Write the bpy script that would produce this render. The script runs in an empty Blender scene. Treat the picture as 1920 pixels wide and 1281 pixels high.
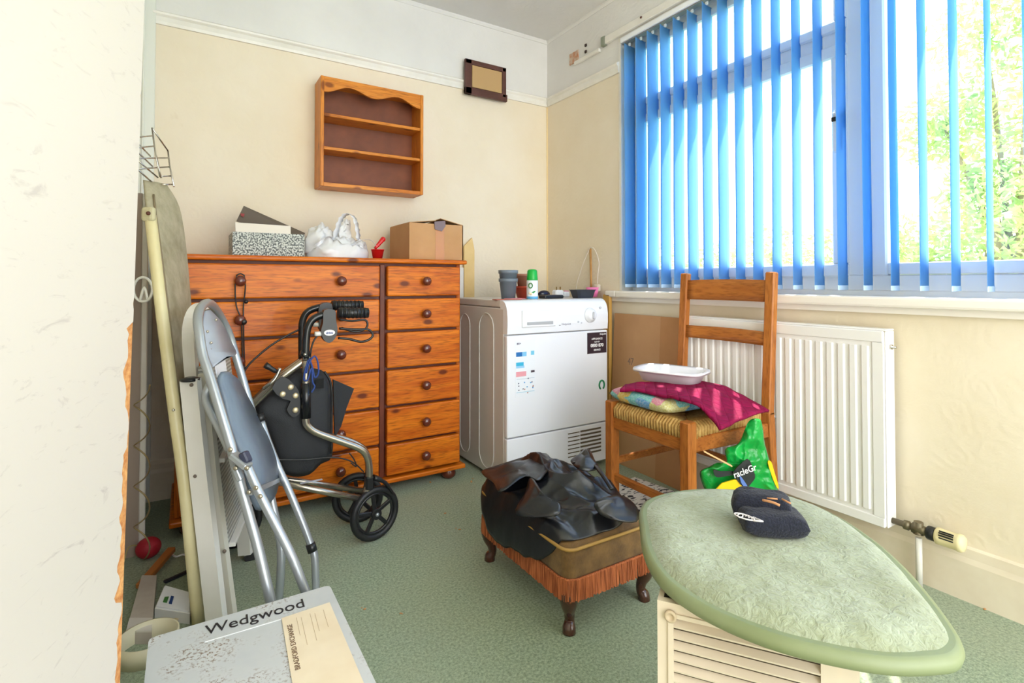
import bpy, bmesh, math, random
from math import sin, cos, tan, pi, radians, atan2, sqrt
from mathutils import Vector, Matrix, noise
V = Vector
random.seed(7)
scn = bpy.context.scene
col = scn.collection

# ------------------------------------------------------------------ camera
H = .92
F = 985.0
cam_d = bpy.data.cameras.new('camera')
cam_d.sensor_width = 36.0
cam_d.lens = 36.0 * F / 1920
cam_d.shift_y = (511 - 640.5) / 1920
cam_d.clip_start = .02
cam = bpy.data.objects.new('camera', cam_d)
col.objects.link(cam)
cam.location = (0, 0, H)
cam.rotation_euler = (radians(91.0), 0, radians(-31.8))
scn.camera = cam

# ------------------------------------------------------------------ light
SKY = 4.4
FILL = 25.0
SUN = 11.0
EXPOSURE = 0.0
world = bpy.data.worlds.new('world'); scn.world = world
world.use_nodes = True
wn = world.node_tree.nodes; wl = world.node_tree.links
bg = wn['Background']
tc = wn.new('ShaderNodeTexCoord'); sep = wn.new('ShaderNodeSeparateXYZ'); rmp = wn.new('ShaderNodeValToRGB')
wl.new(tc.outputs['Generated'], sep.inputs[0]); wl.new(sep.outputs['Z'], rmp.inputs[0]); wl.new(rmp.outputs[0], bg.inputs['Color'])
rmp.color_ramp.elements[0].position = 0.0; rmp.color_ramp.elements[0].color = (1, 1, .98, 1)
rmp.color_ramp.elements[1].position = 0.9; rmp.color_ramp.elements[1].color = (.62, .78, 1, 1)
bg.inputs['Strength'].default_value = SKY
sd = bpy.data.lights.new('sun', 'SUN'); sd.energy = SUN; sd.angle = radians(.6); sd.color = (1, .95, .86)
sun = bpy.data.objects.new('sun', sd); col.objects.link(sun)
sun.rotation_euler = V((.80, .60, 1.65)).to_track_quat('Z', 'Y').to_euler()
def area(name, loc, target, sx, sy, e, c=(1, 1, 1)):
    a = bpy.data.lights.new(name, 'AREA'); a.shape = 'RECTANGLE'; a.size = sx; a.size_y = sy; a.energy = e; a.color = c
    o = bpy.data.objects.new(name, a); col.objects.link(o); o.location = loc
    o.rotation_euler = (V(loc) - V(target)).to_track_quat('Z', 'Y').to_euler()
    return o
# added area light filling the room from behind the camera, no real source
area('added_fill', (.9, -1.0, 1.45), (1.0, 2.2, .9), 1.9, 2.0, FILL, (1, .985, .96))
scn.view_settings.view_transform = 'Standard'
scn.view_settings.look = 'None'
scn.view_settings.gamma = 1
scn.view_settings.use_curve_mapping = False
scn.view_settings.exposure = EXPOSURE

# ------------------------------------------------------------------ geometry of the view, used to survey the room
_t = radians(31.8); _p = radians(1.0)
FW = V((sin(_t) * cos(_p), cos(_t) * cos(_p), sin(_p))); RT = V((cos(_t), -sin(_t), 0)); UP = RT.cross(FW); CC = V((0, 0, H))
def ray(x, y): return FW + RT * ((x - 960) / F) + UP * ((511 - y) / F)
def on(x, y, ax, v):
    r = ray(x, y); i = 'xyz'.index(ax); return CC + r * ((v - CC[i]) / r[i])
def P(x, y, d): return CC + ray(x, y) * d

# ------------------------------------------------------------------ materials
def lin(c):
    o = []
    for v in c[:3]:
        v = v / 255.0
        o.append(v / 12.92 if v <= .04045 else ((v + .055) / 1.055) ** 2.4)
    return (o[0], o[1], o[2], 1)
class N:
    def __init__(s, name):
        s.m = bpy.data.materials.new(name); s.m.use_nodes = True
        s.t = s.m.node_tree; s.b = s.t.nodes['Principled BSDF']; s.out = s.t.nodes['Material Output']
    def n(s, k, **kw):
        x = s.t.nodes.new('ShaderNode' + k)
        for a, b in kw.items(): setattr(x, a, b)
        return x
    def l(s, a, b): s.t.links.new(a, b)
    def coord(s, scale=(1, 1, 1), rnd=False, kind='Object'):
        c = s.n('TexCoord'); mp = s.n('Mapping'); mp.inputs['Scale'].default_value = scale
        if rnd:
            oi = s.n('ObjectInfo'); mu = s.n('Math', operation='MULTIPLY'); mu.inputs[1].default_value = 37
            va = s.n('VectorMath', operation='ADD')
            s.l(oi.outputs['Random'], mu.inputs[0]); s.l(c.outputs[kind], va.inputs[0]); s.l(mu.outputs[0], va.inputs[1]); s.l(va.outputs[0], mp.inputs['Vector'])
        else: s.l(c.outputs[kind], mp.inputs['Vector'])
        return mp.outputs[0]
    def noise(s, vec, scale, detail=3, rough=.5, dist=0):
        x = s.n('TexNoise'); x.inputs['Scale'].default_value = scale; x.inputs['Detail'].default_value = detail
        x.inputs['Roughness'].default_value = rough; x.inputs['Distortion'].default_value = dist
        if vec: s.l(vec, x.inputs['Vector'])
        return x.outputs['Fac']
    def ramp(s, fac, stops, const=False):
        r = s.n('ValToRGB'); e = r.color_ramp.elements
        if const: r.color_ramp.interpolation = 'CONSTANT'
        e[0].position = stops[0][0]; e[0].color = stops[0][1]
        e[1].position = stops[1][0]; e[1].color = stops[1][1]
        for p_, c_ in stops[2:]:
            q = e.new(p_); q.color = c_
        s.l(fac, r.inputs[0]); return r.outputs[0]
    def mix(s, f, a, b):
        x = s.n('Mix', data_type='RGBA')
        if isinstance(f, float): x.inputs[0].default_value = f
        else: s.l(f, x.inputs[0])
        for i, q in ((6, a), (7, b)):
            if isinstance(q, tuple): x.inputs[i].default_value = q
            else: s.l(q, x.inputs[i])
        return x.outputs[2]
    def bump(s, h, st=.3, dist=.01):
        x = s.n('Bump'); x.inputs['Strength'].default_value = st; x.inputs['Distance'].default_value = dist
        s.l(h, x.inputs['Height']); s.l(x.outputs[0], s.b.inputs['Normal'])
    def col(s, c):
        if isinstance(c, tuple): s.b.inputs['Base Color'].default_value = c
        else: s.l(c, s.b.inputs['Base Color'])
_mc = {}
def M(name, c, r=.5, m=0, c2=None, ns=20, bs=0, bsc=60, spec=.5, coat=0, sheen=0):
    if name in _mc: return _mc[name]
    k = N(name); k.b.inputs['Roughness'].default_value = r; k.b.inputs['Metallic'].default_value = m
    k.b.inputs['Specular IOR Level'].default_value = spec; k.b.inputs['Coat Weight'].default_value = coat
    k.b.inputs['Sheen Weight'].default_value = sheen
    v = k.coord()
    if c2: k.col(k.ramp(k.noise(v, ns, 4, .6), [(.35, lin(c)), (.65, lin(c2))]))
    else: k.col(lin(c))
    if bs: k.bump(k.noise(v, bsc, 4), bs, .004)
    _mc[name] = k.m
    return k.m
def wood(name, a, b, dark, scale=(1.2, 14, 14), r=.42, knots=True, coat=.08):
    k = N(name); v = k.coord(scale, True)
    f = k.noise(v, 2.2, 5, .6, .6)
    c = k.ramp(f, [(.3, lin(a)), (.7, lin(b))])
    g = k.noise(k.coord(tuple(q * 5 for q in scale), True), 3, 2)
    c = k.mix(k.ramp(g, [(.48, (0, 0, 0, 1)), (.72, (.55, .55, .55, 1))]), c, lin(dark))
    if knots:
        vo = k.n('TexVoronoi'); vo.inputs['Scale'].default_value = 1.0
        k.l(k.coord(tuple(q ** .28 * 6.5 for q in scale), True), vo.inputs['Vector'])
        c = k.mix(k.ramp(vo.outputs['Distance'], [(.11, (.9, .9, .9, 1)), (.2, (0, 0, 0, 1))]), c, lin(dark))
    k.col(c); k.b.inputs['Roughness'].default_value = r; k.b.inputs['Coat Weight'].default_value = coat; k.b.inputs['Specular IOR Level'].default_value = .28
    k.bump(g, .08, .002)
    return k.m

def wall_mat(side):
    k = N('wall paint over cream embossed paper' if side else 'plain white paint')
    geo = k.n('NewGeometry'); sp = k.n('SeparateXYZ'); k.l(geo.outputs['Position'], sp.inputs[0])
    big = k.noise(geo.outputs['Position'], 2.3, 4, .6)
    cream = k.ramp(big, [(.3, lin((228, 214, 188))), (.7, lin((235, 224, 204)))])
    # old stain in the paper and nicks of grey
    st = k.noise(geo.outputs['Position'], 9, 4, .7)
    cream = k.mix(k.ramp(st, [(.68, (0, 0, 0, 1)), (.8, (.35, .35, .35, 1))]), cream, lin((205, 185, 150)))
    white = k.ramp(big, [(.3, lin((218, 216, 212))), (.7, lin((228, 226, 222)))])
    th = k.n('Math', operation='GREATER_THAN'); th.inputs[1].default_value = 2.04; k.l(sp.outputs['Z'], th.inputs[0])
    k.col(k.mix(th.outputs[0], cream, white) if side else white)
    k.b.inputs['Roughness'].default_value = .75
    vo = k.n('TexVoronoi', feature='SMOOTH_F1'); vo.inputs['Scale'].default_value = 14; k.l(geo.outputs['Position'], vo.inputs['Vector'])
    wv = k.n('Math', operation='SINE'); mu = k.n('Math', operation='MULTIPLY'); mu.inputs[1].default_value = 26
    k.l(vo.outputs['Distance'], mu.inputs[0]); k.l(mu.outputs[0], wv.inputs[0])
    ad = k.n('Math', operation='ADD'); k.l(wv.outputs[0], ad.inputs[0]); 
    fn = k.n('Math', operation='MULTIPLY'); fn.inputs[1].default_value = 3.0; k.l(k.noise(geo.outputs['Position'], 120, 2), fn.inputs[0]); k.l(fn.outputs[0], ad.inputs[1])
    k.bump(ad.outputs[0], .10, .002)
    return k.m
m_wall = wall_mat(True); m_white = wall_mat(False)
def carpet_mat():
    k = N('green carpet'); geo = k.n('NewGeometry'); v = geo.outputs['Position']
    f = k.noise(v, 140, 4, .8); g = k.noise(v, 3, 4, .6); h = k.noise(v, 480, 2)
    c = k.ramp(f, [(.3, lin((84, 106, 80))), (.68, lin((176, 190, 158)))])
    c = k.mix(k.ramp(g, [(.4, (0, 0, 0, 1)), (.75, (.35, .35, .35, 1))]), c, lin((160, 160, 132)))
    k.col(c); k.b.inputs['Roughness'].default_value = .95; k.b.inputs['Sheen Weight'].default_value = .2
    k.bump(h, .5, .004); return k.m
m_carpet = carpet_mat()
m_gloss = M('white gloss paint', (236, 233, 226), .35, c2=(226, 222, 212), ns=6)
m_skirt = M('aged cream skirting paint', (232, 220, 198), .4, c2=(218, 203, 178), ns=5)
m_upvc = M('white upvc', (240, 243, 248), .3)
m_sill = M('white sill paint', (240, 234, 226), .35)
m_radi = M('white radiator enamel', (240, 238, 236), .3)
m_pine = wood('orange lacquered pine', (182, 80, 6), (228, 128, 24), (92, 32, 6))
m_pine_v = wood('orange lacquered pine upright', (160, 74, 12), (200, 108, 28), (92, 34, 8), scale=(14, 14, 1.2))
m_carc = M('dark pine carcass', (112, 48, 22), .5, c2=(92, 38, 18))
m_shelf = wood('honey pine', (198, 112, 30), (226, 146, 54), (126, 62, 16))
m_shelf_v = wood('honey pine upright', (198, 112, 30), (226, 146, 54), (126, 62, 16), scale=(14, 14, 1.2))
m_shelfb = M('brown hardboard back', (132, 74, 46), .6, c2=(112, 62, 38), ns=8)
m_knob = M('dark turned knob wood', (98, 42, 28), .25, coat=.6)
m_chair = wood('chair beech', (160, 92, 38), (188, 118, 54), (104, 54, 20), scale=(12, 12, 1.4), knots=False)
m_chair_h = wood('chair beech rail', (160, 92, 38), (188, 118, 54), (104, 54, 20), scale=(6, 1.4, 12), knots=False)
m_blackpl = M('black plastic', (26, 27, 30), .35)
m_blackfab = M('black nylon fabric', (40, 42, 46), .75, bs=.3, bsc=400)
m_chrome = M('chrome', (200, 195, 188), .18, 1)
m_greymet = M('painted silver steel', (168, 174, 180), .3, .55)
m_greypl = M('blue grey plastic', (110, 124, 140), .45, c2=(102, 116, 134))
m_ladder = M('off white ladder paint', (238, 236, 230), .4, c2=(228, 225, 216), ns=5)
m_cardb = M('brown cardboard', (196, 150, 104), .8, c2=(184, 138, 92), ns=5)
m_cardb2 = M('pale cardboard', (198, 152, 110), .8, c2=(188, 142, 100), ns=4)
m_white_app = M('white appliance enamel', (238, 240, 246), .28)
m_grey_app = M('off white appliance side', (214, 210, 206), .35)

# ------------------------------------------------------------------ mesh helpers
def catmull(pts, n=5, closed=False):
    pts = [V(p) for p in pts]; out = []; L = len(pts)
    rng = range(L if closed else L - 1)
    for i in rng:
        if closed: a, b, c, d = pts[i - 1], pts[i], pts[(i + 1) % L], pts[(i + 2) % L]
        else: a = pts[max(i - 1, 0)]; b = pts[i]; c = pts[i + 1]; d = pts[min(i + 2, L - 1)]
        for k in range(n):
            t = k / n
            out.append(.5 * ((2 * b) + (c - a) * t + (2 * a - 5 * b + 4 * c - d) * t * t + (3 * b - a - 3 * c + d) * t ** 3))
    if not closed: out.append(pts[-1])
    return out
class MB:
    def __init__(s): s.bm = bmesh.new()
    def box(s, c, size, R=None, bev=0, seg=1):
        b = bmesh.new(); bmesh.ops.create_cube(b, size=1)
        for v in b.verts: v.co = V((v.co.x * size[0], v.co.y * size[1], v.co.z * size[2]))
        if bev: bmesh.ops.bevel(b, geom=b.edges[:], offset=bev, segments=seg, profile=.5, affect='EDGES')
        R = R or Matrix.Identity(3)
        for v in b.verts: v.co = R @ v.co + V(c)
        s._merge(b); return s
    def mm(s, a, b, bev=0, seg=1):
        a = V(a); b = V(b); return s.box((a + b) / 2, b - a, None, bev, seg)
    def _merge(s, b):
        me = bpy.data.meshes.new('tmp'); b.to_mesh(me); b.free(); s.bm.from_mesh(me); bpy.data.meshes.remove(me)
    def bar(s, p0, p1, w, h, up=(0, 0, 1), bev=0):
        p0 = V(p0); p1 = V(p1); z = (p1 - p0); L = z.length; z.normalize(); u = V(up); x = u.cross(z)
        if x.length < 1e-4: x = V((1, 0, 0))
        x.normalize(); y = z.cross(x); R = Matrix((x, y, z)).transposed()
        return s.box((p0 + p1) / 2, (w, h, L), R, bev)
    def tube(s, pts, r, n=8, closed=False, cm=0, sx=1.0, up=None):
        pts = catmull(pts, cm, closed) if cm else [V(p) for p in pts]
        L = len(pts); rs = r if isinstance(r, (list, tuple)) else None; rings = []; prev = None
        for i, p in enumerate(pts):
            a = pts[i - 1] if (i > 0 or closed) else pts[0]; b = pts[(i + 1) % L] if (i < L - 1 or closed) else pts[-1]
            t = (b - a).normalized()
            if prev is None:
                q = V(up) if up else (V((0, 0, 1)) if abs(t.z) < .9 else V((1, 0, 0)))
                x = q.cross(t).normalized()
            else: x = (prev - t * prev.dot(t)).normalized()
            prev = x; y = t.cross(x)
            rr = r if rs is None else rs[min(int(i * len(rs) / L), len(rs) - 1)]
            rings.append([s.bm.verts.new(p + x * (cos(2 * pi * k / n) * rr * sx) + y * (sin(2 * pi * k / n) * rr)) for k in range(n)])
        m = L if closed else L - 1
        for i in range(m):
            A = rings[i]; B = rings[(i + 1) % L]
            for k in range(n):
                f = s.bm.faces.new((A[k], A[(k + 1) % n], B[(k + 1) % n], B[k])); f.smooth = n > 4
        if not closed: s.bm.faces.new(rings[0][::-1]); s.bm.faces.new(rings[-1])
        return s
    def lathe(s, prof, base, axis=(0, 0, 1), n=20, xd=None, cap=True):
        z = V(axis).normalized(); x = V(xd) if xd else z.orthogonal().normalized(); y = z.cross(x); base = V(base); rings = []
        for r, h in prof:
            rings.append([s.bm.verts.new(base + z * h + (x * cos(2 * pi * k / n) + y * sin(2 * pi * k / n)) * max(r, .0004)) for k in range(n)])
        for A, B in zip(rings, rings[1:]):
            for k in range(n):
                f = s.bm.faces.new((A[k], A[(k + 1) % n], B[(k + 1) % n], B[k])); f.smooth = True
        if cap: s.bm.faces.new(rings[0][::-1]); s.bm.faces.new(rings[-1])
        return s
    def prism(s, pts, ext, smooth=False):
        pts = [V(p) for p in pts]; ext = V(ext)
        A = [s.bm.verts.new(p) for p in pts]; B = [s.bm.verts.new(p + ext) for p in pts]; n = len(pts)
        s.bm.faces.new(A[::-1]); s.bm.faces.new(B)
        for i in range(n):
            f = s.bm.faces.new((A[i], A[(i + 1) % n], B[(i + 1) % n], B[i])); f.smooth = smooth
        return s
    def grid(s, fn, nu, nv, smooth=True):
        g = [[s.bm.verts.new(fn(i / (nu - 1), j / (nv - 1))) for j in range(nv)] for i in range(nu)]
        for i in range(nu - 1):
            for j in range(nv - 1):
                f = s.bm.faces.new((g[i][j], g[i + 1][j], g[i + 1][j + 1], g[i][j + 1])); f.smooth = smooth
        return s
    def strip(s, A, B, smooth=True):
        a = [s.bm.verts.new(p) for p in A]; b = [s.bm.verts.new(p) for p in B]
        for i in range(len(a) - 1):
            f = s.bm.faces.new((a[i], a[i + 1], b[i + 1], b[i])); f.smooth = smooth
        return s
    def ball(s, c, r, n=16, sc=(1, 1, 1)):
        b = bmesh.new(); bmesh.ops.create_uvsphere(b, u_segments=n, v_segments=n // 2 + 2, radius=1)
        for v in b.verts: v.co = V((v.co.x * r * sc[0], v.co.y * r * sc[1], v.co.z * r * sc[2])) + V(c)
        for f in b.faces: f.smooth = True
        s._merge(b); return s
    def build(s, name, mat, parent=None, loc=None, solid=0, sub=0):
        bmesh.ops.recalc_face_normals(s.bm, faces=s.bm.faces[:])
        off = V(parent['_o']) if parent is not None and '_o' in parent.keys() else (V(loc) if loc else V((0, 0, 0)))
        for v in s.bm.verts: v.co -= off
        me = bpy.data.meshes.new(name); s.bm.to_mesh(me); s.bm.free()
        me.materials.append(mat)
        o = bpy.data.objects.new(name, me); col.objects.link(o)
        o['_o'] = list(off)
        if parent is not None: o.parent = parent
        elif loc: o.location = loc
        if solid:
            q = o.modifiers.new('thickness', 'SOLIDIFY'); q.thickness = solid; q.offset = 0
        if sub:
            q = o.modifiers.new('smooth', 'SUBSURF'); q.levels = sub; q.render_levels = sub
        return o
def T(name, label, cat, loc, group=None):
    o = bpy.data.objects.new(name, None); col.objects.link(o); o.location = loc; o.empty_display_size = .05
    o['_o'] = list(V(loc)); o['label'] = label; o['category'] = cat
    if group: o['group'] = group
    return o
def tag(o, label, cat, group=None):
    o['label'] = label; o['category'] = cat
    if group: o['group'] = group
    return o
def S(o): o['kind'] = 'structure'; return o
def L(o, label): o['label'] = label; return o
def text(s, origin, xd, yd, size, name, mat, parent, ext=.0003, align='LEFT', sx=1.0, bold=0):
    cu = bpy.data.curves.new('t', 'FONT'); cu.body = s; cu.size = size; cu.extrude = ext; cu.align_x = align; cu.resolution_u = 3; cu.offset = bold
    o = bpy.data.objects.new('t', cu); col.objects.link(o); bpy.context.view_layer.update()
    me = bpy.data.meshes.new_from_object(o.evaluated_get(bpy.context.evaluated_depsgraph_get()))
    bpy.data.objects.remove(o); bpy.data.curves.remove(cu)
    x = V(xd).normalized(); y = V(yd).normalized(); z = x.cross(y); off = V(parent['_o'])
    for v in me.vertices: v.co = V(origin) + x * v.co.x * sx + y * v.co.y + z * v.co.z - off
    me.materials.clear(); me.materials.append(mat); me.name = name
    ob = bpy.data.objects.new(name, me); col.objects.link(ob); ob.parent = parent; return ob
def rotz(a): return Matrix.Rotation(a, 3, 'Z')

# ================================================================== THE ROOM
W = 1.93; D = 2.69; CH = 2.44; LX = -.24; BY = -1.4
S(MB().mm((LX - .1, BY, -.1), (W + .2, D + .1, 0)).build('floor', m_carpet))
S(MB().mm((LX - .1, BY, CH), (W + .2, D + .1, CH + .1)).build('ceiling', m_white))
S(MB().mm((LX - .1, D, 0), (W + .2, D + .1, CH)).build('wall_back', m_wall))
S(MB().mm((LX - .1, BY, 0), (LX, D, CH)).build('wall_left', m_wall))
WZ0 = .858; WZ1 = 2.20; WY1 = 2.035; WY0 = -.5
wr = MB(); wr.mm((W, BY, 0), (W + .2, D, WZ0)); wr.mm((W, BY, WZ1), (W + .2, D, CH)); wr.mm((W, WY1, WZ0), (W + .2, D, WZ1)); wr.mm((W, BY, WZ0), (W + .2, WY0, WZ1))
S(wr.build('wall_right', m_wall))
# reveal lining
rv = MB(); rv.mm((W + .001, WY1 - .008, WZ0), (W + .09, WY1, WZ1)); rv.mm((W - .003, WY1 - .01, WZ0), (W + .002, WY1 + .006, WZ1))
S(rv.build('trim_1', m_gloss))
def rail_prof(along, fixed, a0, a1, name, z0, prof, mat, thing=False):
    # profile: list of (depth from wall, z)
    m = MB(); pts = []
    for dpt, z in prof: pts.append(V((a0, D - dpt, z0 + z)) if along == 'x' else V((W - dpt, a0, z0 + z)))
    m.prism(pts, V((a1 - a0, 0, 0)) if along == 'x' else V((0, a1 - a0, 0)))
    return S(m.build(name, mat))
pr_ = [(0, 0), (.010, 0), (.014, .012), (.014, .032), (.022, .04), (.024, .048), (.012, .056), (0, .058)]
rail_prof('x', D, -.13, W, 'trim_2', 2.02, pr_, m_gloss)
rail_prof('y', W, WY1, D - .02, 'trim_3', 2.02, pr_, m_gloss)
cv = [(0, 0), (.004, 0), (.012, .012), (.012, .02), (0, .02)]
rail_prof('x', D, LX, W, 'trim_4', CH - .02, cv, m_white)
rail_prof('y', W, WY0 - .5, D - .012, 'trim_5', CH - .02, cv, m_white)
sk = [(0, 0), (.018, 0), (.018, .115), (.012, .13), (.012, .15), (.004, .165), (0, .165)]
rail_prof('x', D, LX, W, 'baseboard_back', 0, sk, m_skirt)
rail_prof('y', W, BY, D - .02, 'baseboard_right', 0, [(0, 0), (.016, 0), (.016, .11), (.012, .125), (.01, .15), (0, .155)], m_skirt)
# taped corner strip in the wall angle
S(MB().mm((W - .006, D - .006, .1), (W, D, 2.02)).build('trim_6', M('yellowed corner filler', (236, 212, 160), .7)))
# door architrave at the left of the back wall
ar = MB(); ar.mm((-.235, D - .02, 0), (-.12, D, CH), .003); ar.mm((-.215, D - .03, 0), (-.185, D - .02, CH), .004); ar.mm((-.165, D - .028, 0), (-.155, D - .02, CH), .003)
S(ar.build('trim_7', M('pale greenish white gloss', (226, 228, 220), .35)))
# ---- window
win = MB(); X0, X1 = W + .075, W + .135
win.mm((X0, WY0, WZ0 + .03), (X1, WY1, WZ0 + .085), .004)
win.mm((X0, WY0, WZ1 - .06), (X1, WY1, WZ1), .004)
win.mm((X0 + .001, WY1 - .06, WZ0 + .085), (X1 - .001, WY1, WZ1 - .06), .002)
win.mm((X0 + .001, .90, WZ0 + .085), (X1 - .001, .965, WZ1 - .06), .002)
win.mm((X0 + .004, WY0, WZ0 - .01), (X1 + .05, WY1, WZ0 + .03))
w1 = S(win.build('window_1', m_upvc))
MB().mm((X0 - .002, .965, 1.775), (X1, WY1 - .05, 1.835), .006).build('transom', m_upvc, w1)
def sash(y0, y1, z0, z1, nm, t=.05):
    m = MB(); a, b = X0 - .014, X1 - .012
    m.mm((a, y0, z0), (b, y1, z0 + t), .006); m.mm((a, y0, z1 - t), (b, y1, z1), .006)
    m.mm((a + .001, y0, z0 + t), (b - .001, y0 + t, z1 - t), .002); m.mm((a + .001, y1 - t, z0 + t), (b - .001, y1, z1 - t), .002)
    return m.build(nm, m_upvc, w1)
sash(.955, WY1 - .045, WZ0 + .078, 1.782, 'sash')
sash(.955, WY1 - .045, 1.828, WZ1 - .05, 'sash', .04)
m = MB(); m.mm((X0 - .006, .835, WZ0 + .08), (X1 - .01, .905, WZ1 - .05), .006); m.mm((X0 - .005, WY0, WZ0 + .086), (X1 - .012, .8345, WZ0 + .125), .003)
L(m.build('glazing_bead', m_upvc, w1), 'white beading around the fixed pane')
k = N('window glass'); tr = k.n('BsdfTransparent'); gl = k.n('BsdfGlossy'); gl.inputs['Roughness'].default_value = .02
mx = k.n('MixShader'); mx.inputs[0].default_value = .05; k.l(tr.outputs[0], mx.inputs[1]); k.l(gl.outputs[0], mx.inputs[2]); k.l(mx.outputs[0], k.out.inputs[0]); m_glass = k.m
for y0, y1, z0, z1 in ((WY0, .836, WZ0 + .12, WZ1 - .05), (1.0, WY1 - .09, WZ0 + .12, 1.735), (1.0, WY1 - .09, 1.865, WZ1 - .09)):
    MB().mm((X0 + .02, y0, z0), (X0 + .024, y1, z1)).build('pane', m_glass, w1)
m = MB(); m.mm((X0 - .03, .965, 1.46), (X0 - .012, .99, 1.54), .004); m.mm((X0 - .05, .966, 1.38), (X0 - .034, .986, 1.52), .005); m.mm((X0 - .05, .966, 1.50), (X0 - .02, .986, 1.525), .004)
m.build('window_handle', m_upvc, w1)
MB().mm((X0 - .055, .97, 1.49), (X0 - .05, .984, 1.505)).build('handle_lock', m_blackpl, w1)
# sill
sl = MB(); sl.mm((W - .045, WY0 - .1, .838), (W + .08, WY1 - .002, .872), .008, 2); sl.mm((W - .045, WY1 - .004, .838), (W, WY1 + .075, .872), .008, 2)
S(sl.build('trim_8', m_sill))
S(MB().mm((W - .02, WY0 - .1, .818), (W, WY1 + .05, .838)).build('trim_9', m_sill))

# ---- vertical blind
k = N('blue translucent blind fabric')
tb = k.n('BsdfTranslucent'); tb.inputs['Color'].default_value = lin((198, 228, 252)); df = k.n('BsdfDiffuse'); df.inputs['Color'].default_value = lin((74, 166, 240))
mx = k.n('MixShader'); mx.inputs[0].default_value = .76; k.l(df.outputs[0], mx.inputs[1]); k.l(tb.outputs[0], mx.inputs[2]); k.l(mx.outputs[0], k.out.inputs[0]); m_vane = k.m
bl = T('vertical_blind', 'vertical blind of narrow blue fabric vanes hanging at the window', 'blind', (W + .02, 1.2, WZ1 - .01))
MB().mm((W - .012, -.5, 2.168), (W + .036, WY1 - .012, 2.196), .006, 2).build('headrail', m_upvc, bl)
MB().mm((W - .004, -.5, 2.162), (W + .028, WY1 - .02, 2.167)).build('rail_channel', M('grey channel', (120, 122, 126), .5), bl)
vd = V((sin(radians(83)), cos(radians(83)), 0))
def vane(y, jit):
    a = radians(83 + jit); d = V((sin(a), cos(a), 0)); nrm = V((-d.y, d.x, 0)); c = V((W + .022, y, 0))
    m = MB(); m.grid(lambda u, v: c + d * ((u - .5) * .089) + nrm * (.004 * (1 - (2 * u - 1) ** 2)) + V((0, 0, .905 + v * 1.245)) + d * (.002 * sin(v * 7 + y * 9)), 6, 12)
    return m.build('vane', m_vane, bl, solid=.0008)
for i in range(25):
    y = 1.985 - .0795 * i
    if y < -.05: break
    jit = random.uniform(-3, 3) if i not in (13, 14, 15) else random.uniform(-1, 1)
    vane(y, jit)
    MB().mm((W + .018, y - .006, 2.148), (W + .026, y + .006, 2.166), .001).build('vane_hook', m_upvc, bl)
    dd = V((sin(radians(83 + jit)), cos(radians(83 + jit)), 0)); c = V((W + .022, y, .905))
    MB().bar(c - dd * .043, c + dd * .043, .022, .004, up=dd).build('weight', M('pale blue weight pocket', (150, 200, 240), .6), bl) if False else MB().box((W + .022, y, .899), (.088, .0035, .016), rotz(radians(90 - 83 - jit)), .001).build('bottom_weight', M('pale blue weight', (196, 222, 245), .5), bl)
# ---- old curtain rail remains on the wall over the window
cr = T('curtain_rail', 'white painted wooden curtain batten above the window reveal', 'curtain rail', (W - .012, 1.9, 2.2))
MB().mm((W - .022, -.4, 2.205), (W, 2.13, 2.245), .003).build('batten', m_gloss, cr)
MB().mm((W - .024, 2.13, 2.2), (W, 2.16, 2.25), .002).build('end_piece', M('grey green chipped end', (140, 146, 130), .6), cr)
for y in (1.86,): MB().ball((W - .023, y, 2.232), .006, 10).build('screw', M('rusty screw', (90, 50, 36), .6), cr)
br = T('curtain_bracket', 'chipped white batten stub with rusty marks near the corner', 'bracket', (W - .01, 2.3, 2.2))
MB().mm((W - .018, 2.18, 2.185), (W, 2.40, 2.205), .003).build('batten', m_gloss, br)
m = MB(); m.mm((W - .006, 2.375, 2.205), (W, 2.455, 2.27)); m.build('bare_plaster', M('stained plaster', (205, 190, 172), .8, c2=(190, 130, 92), ns=40), br)
for z in (2.225, 2.262): MB().mm((W - .008, 2.30, z), (W, 2.316, z + .016), .002).build('plug_hole', M('dark hole', (60, 46, 40), .8), br)

# ================================================================== RADIATOR
rd = T('radiator', 'white ribbed panel radiator on the wall under the window', 'radiator', (W - .05, 1.16, .15))
RX = W - .085
ya, yb, za, zb = .785, 1.575, .155, .765
m = MB()
m.mm((RX + .004, ya, za), (RX + .016, yb, zb), .004)
m.mm((RX, ya + .0005, za + .031), (RX + .01, ya + .03, zb - .036)); m.mm((RX, yb - .03, za + .031), (RX + .01, yb - .0005, zb - .036))
m.mm((RX - .0005, ya + .0005, zb - .035), (RX + .01, yb - .0005, zb - .0005), .002); m.mm((RX - .0005, ya + .0005, za + .0005), (RX + .01, yb - .0005, za + .03), .002)
m.build('front_panel', m_radi, rd)
nr = 20
proto = None
for i in range(nr):
    yy = ya + .052 + (yb - ya - .104) * i / (nr - 1)
    if proto is None:
        m = MB(); pts = []
        for (dx, dy) in ((.004, -.0135), (-.004, -.008), (-.004, .008), (.004, .0135)): pts.append(V((RX + dx + .002, yy + dy, za + .045)))
        m.prism(pts, (0, 0, zb - za - .095))
        proto = m.build('rib', m_radi, rd); y0_ = yy
    else:
        o = proto.copy(); col.objects.link(o); o.parent = rd; o.location = (0, yy - y0_, 0)
for q in (ya - .006, yb + .0005): MB().mm((RX + .01, q, za), (RX + .062, q + .0055, zb - .001), .002).build('side_cover', m_radi, rd)
m = MB(); m.mm((RX + .008, ya - .006, zb), (RX + .062, yb + .006, zb + .006), .002); m.build('top_cover', m_radi, rd)
for q in (.95, 1.4): MB().mm((RX + .017, q, .3), (W - .001, q + .02, .6)).build('wall_bracket', m_greymet, rd)
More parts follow.
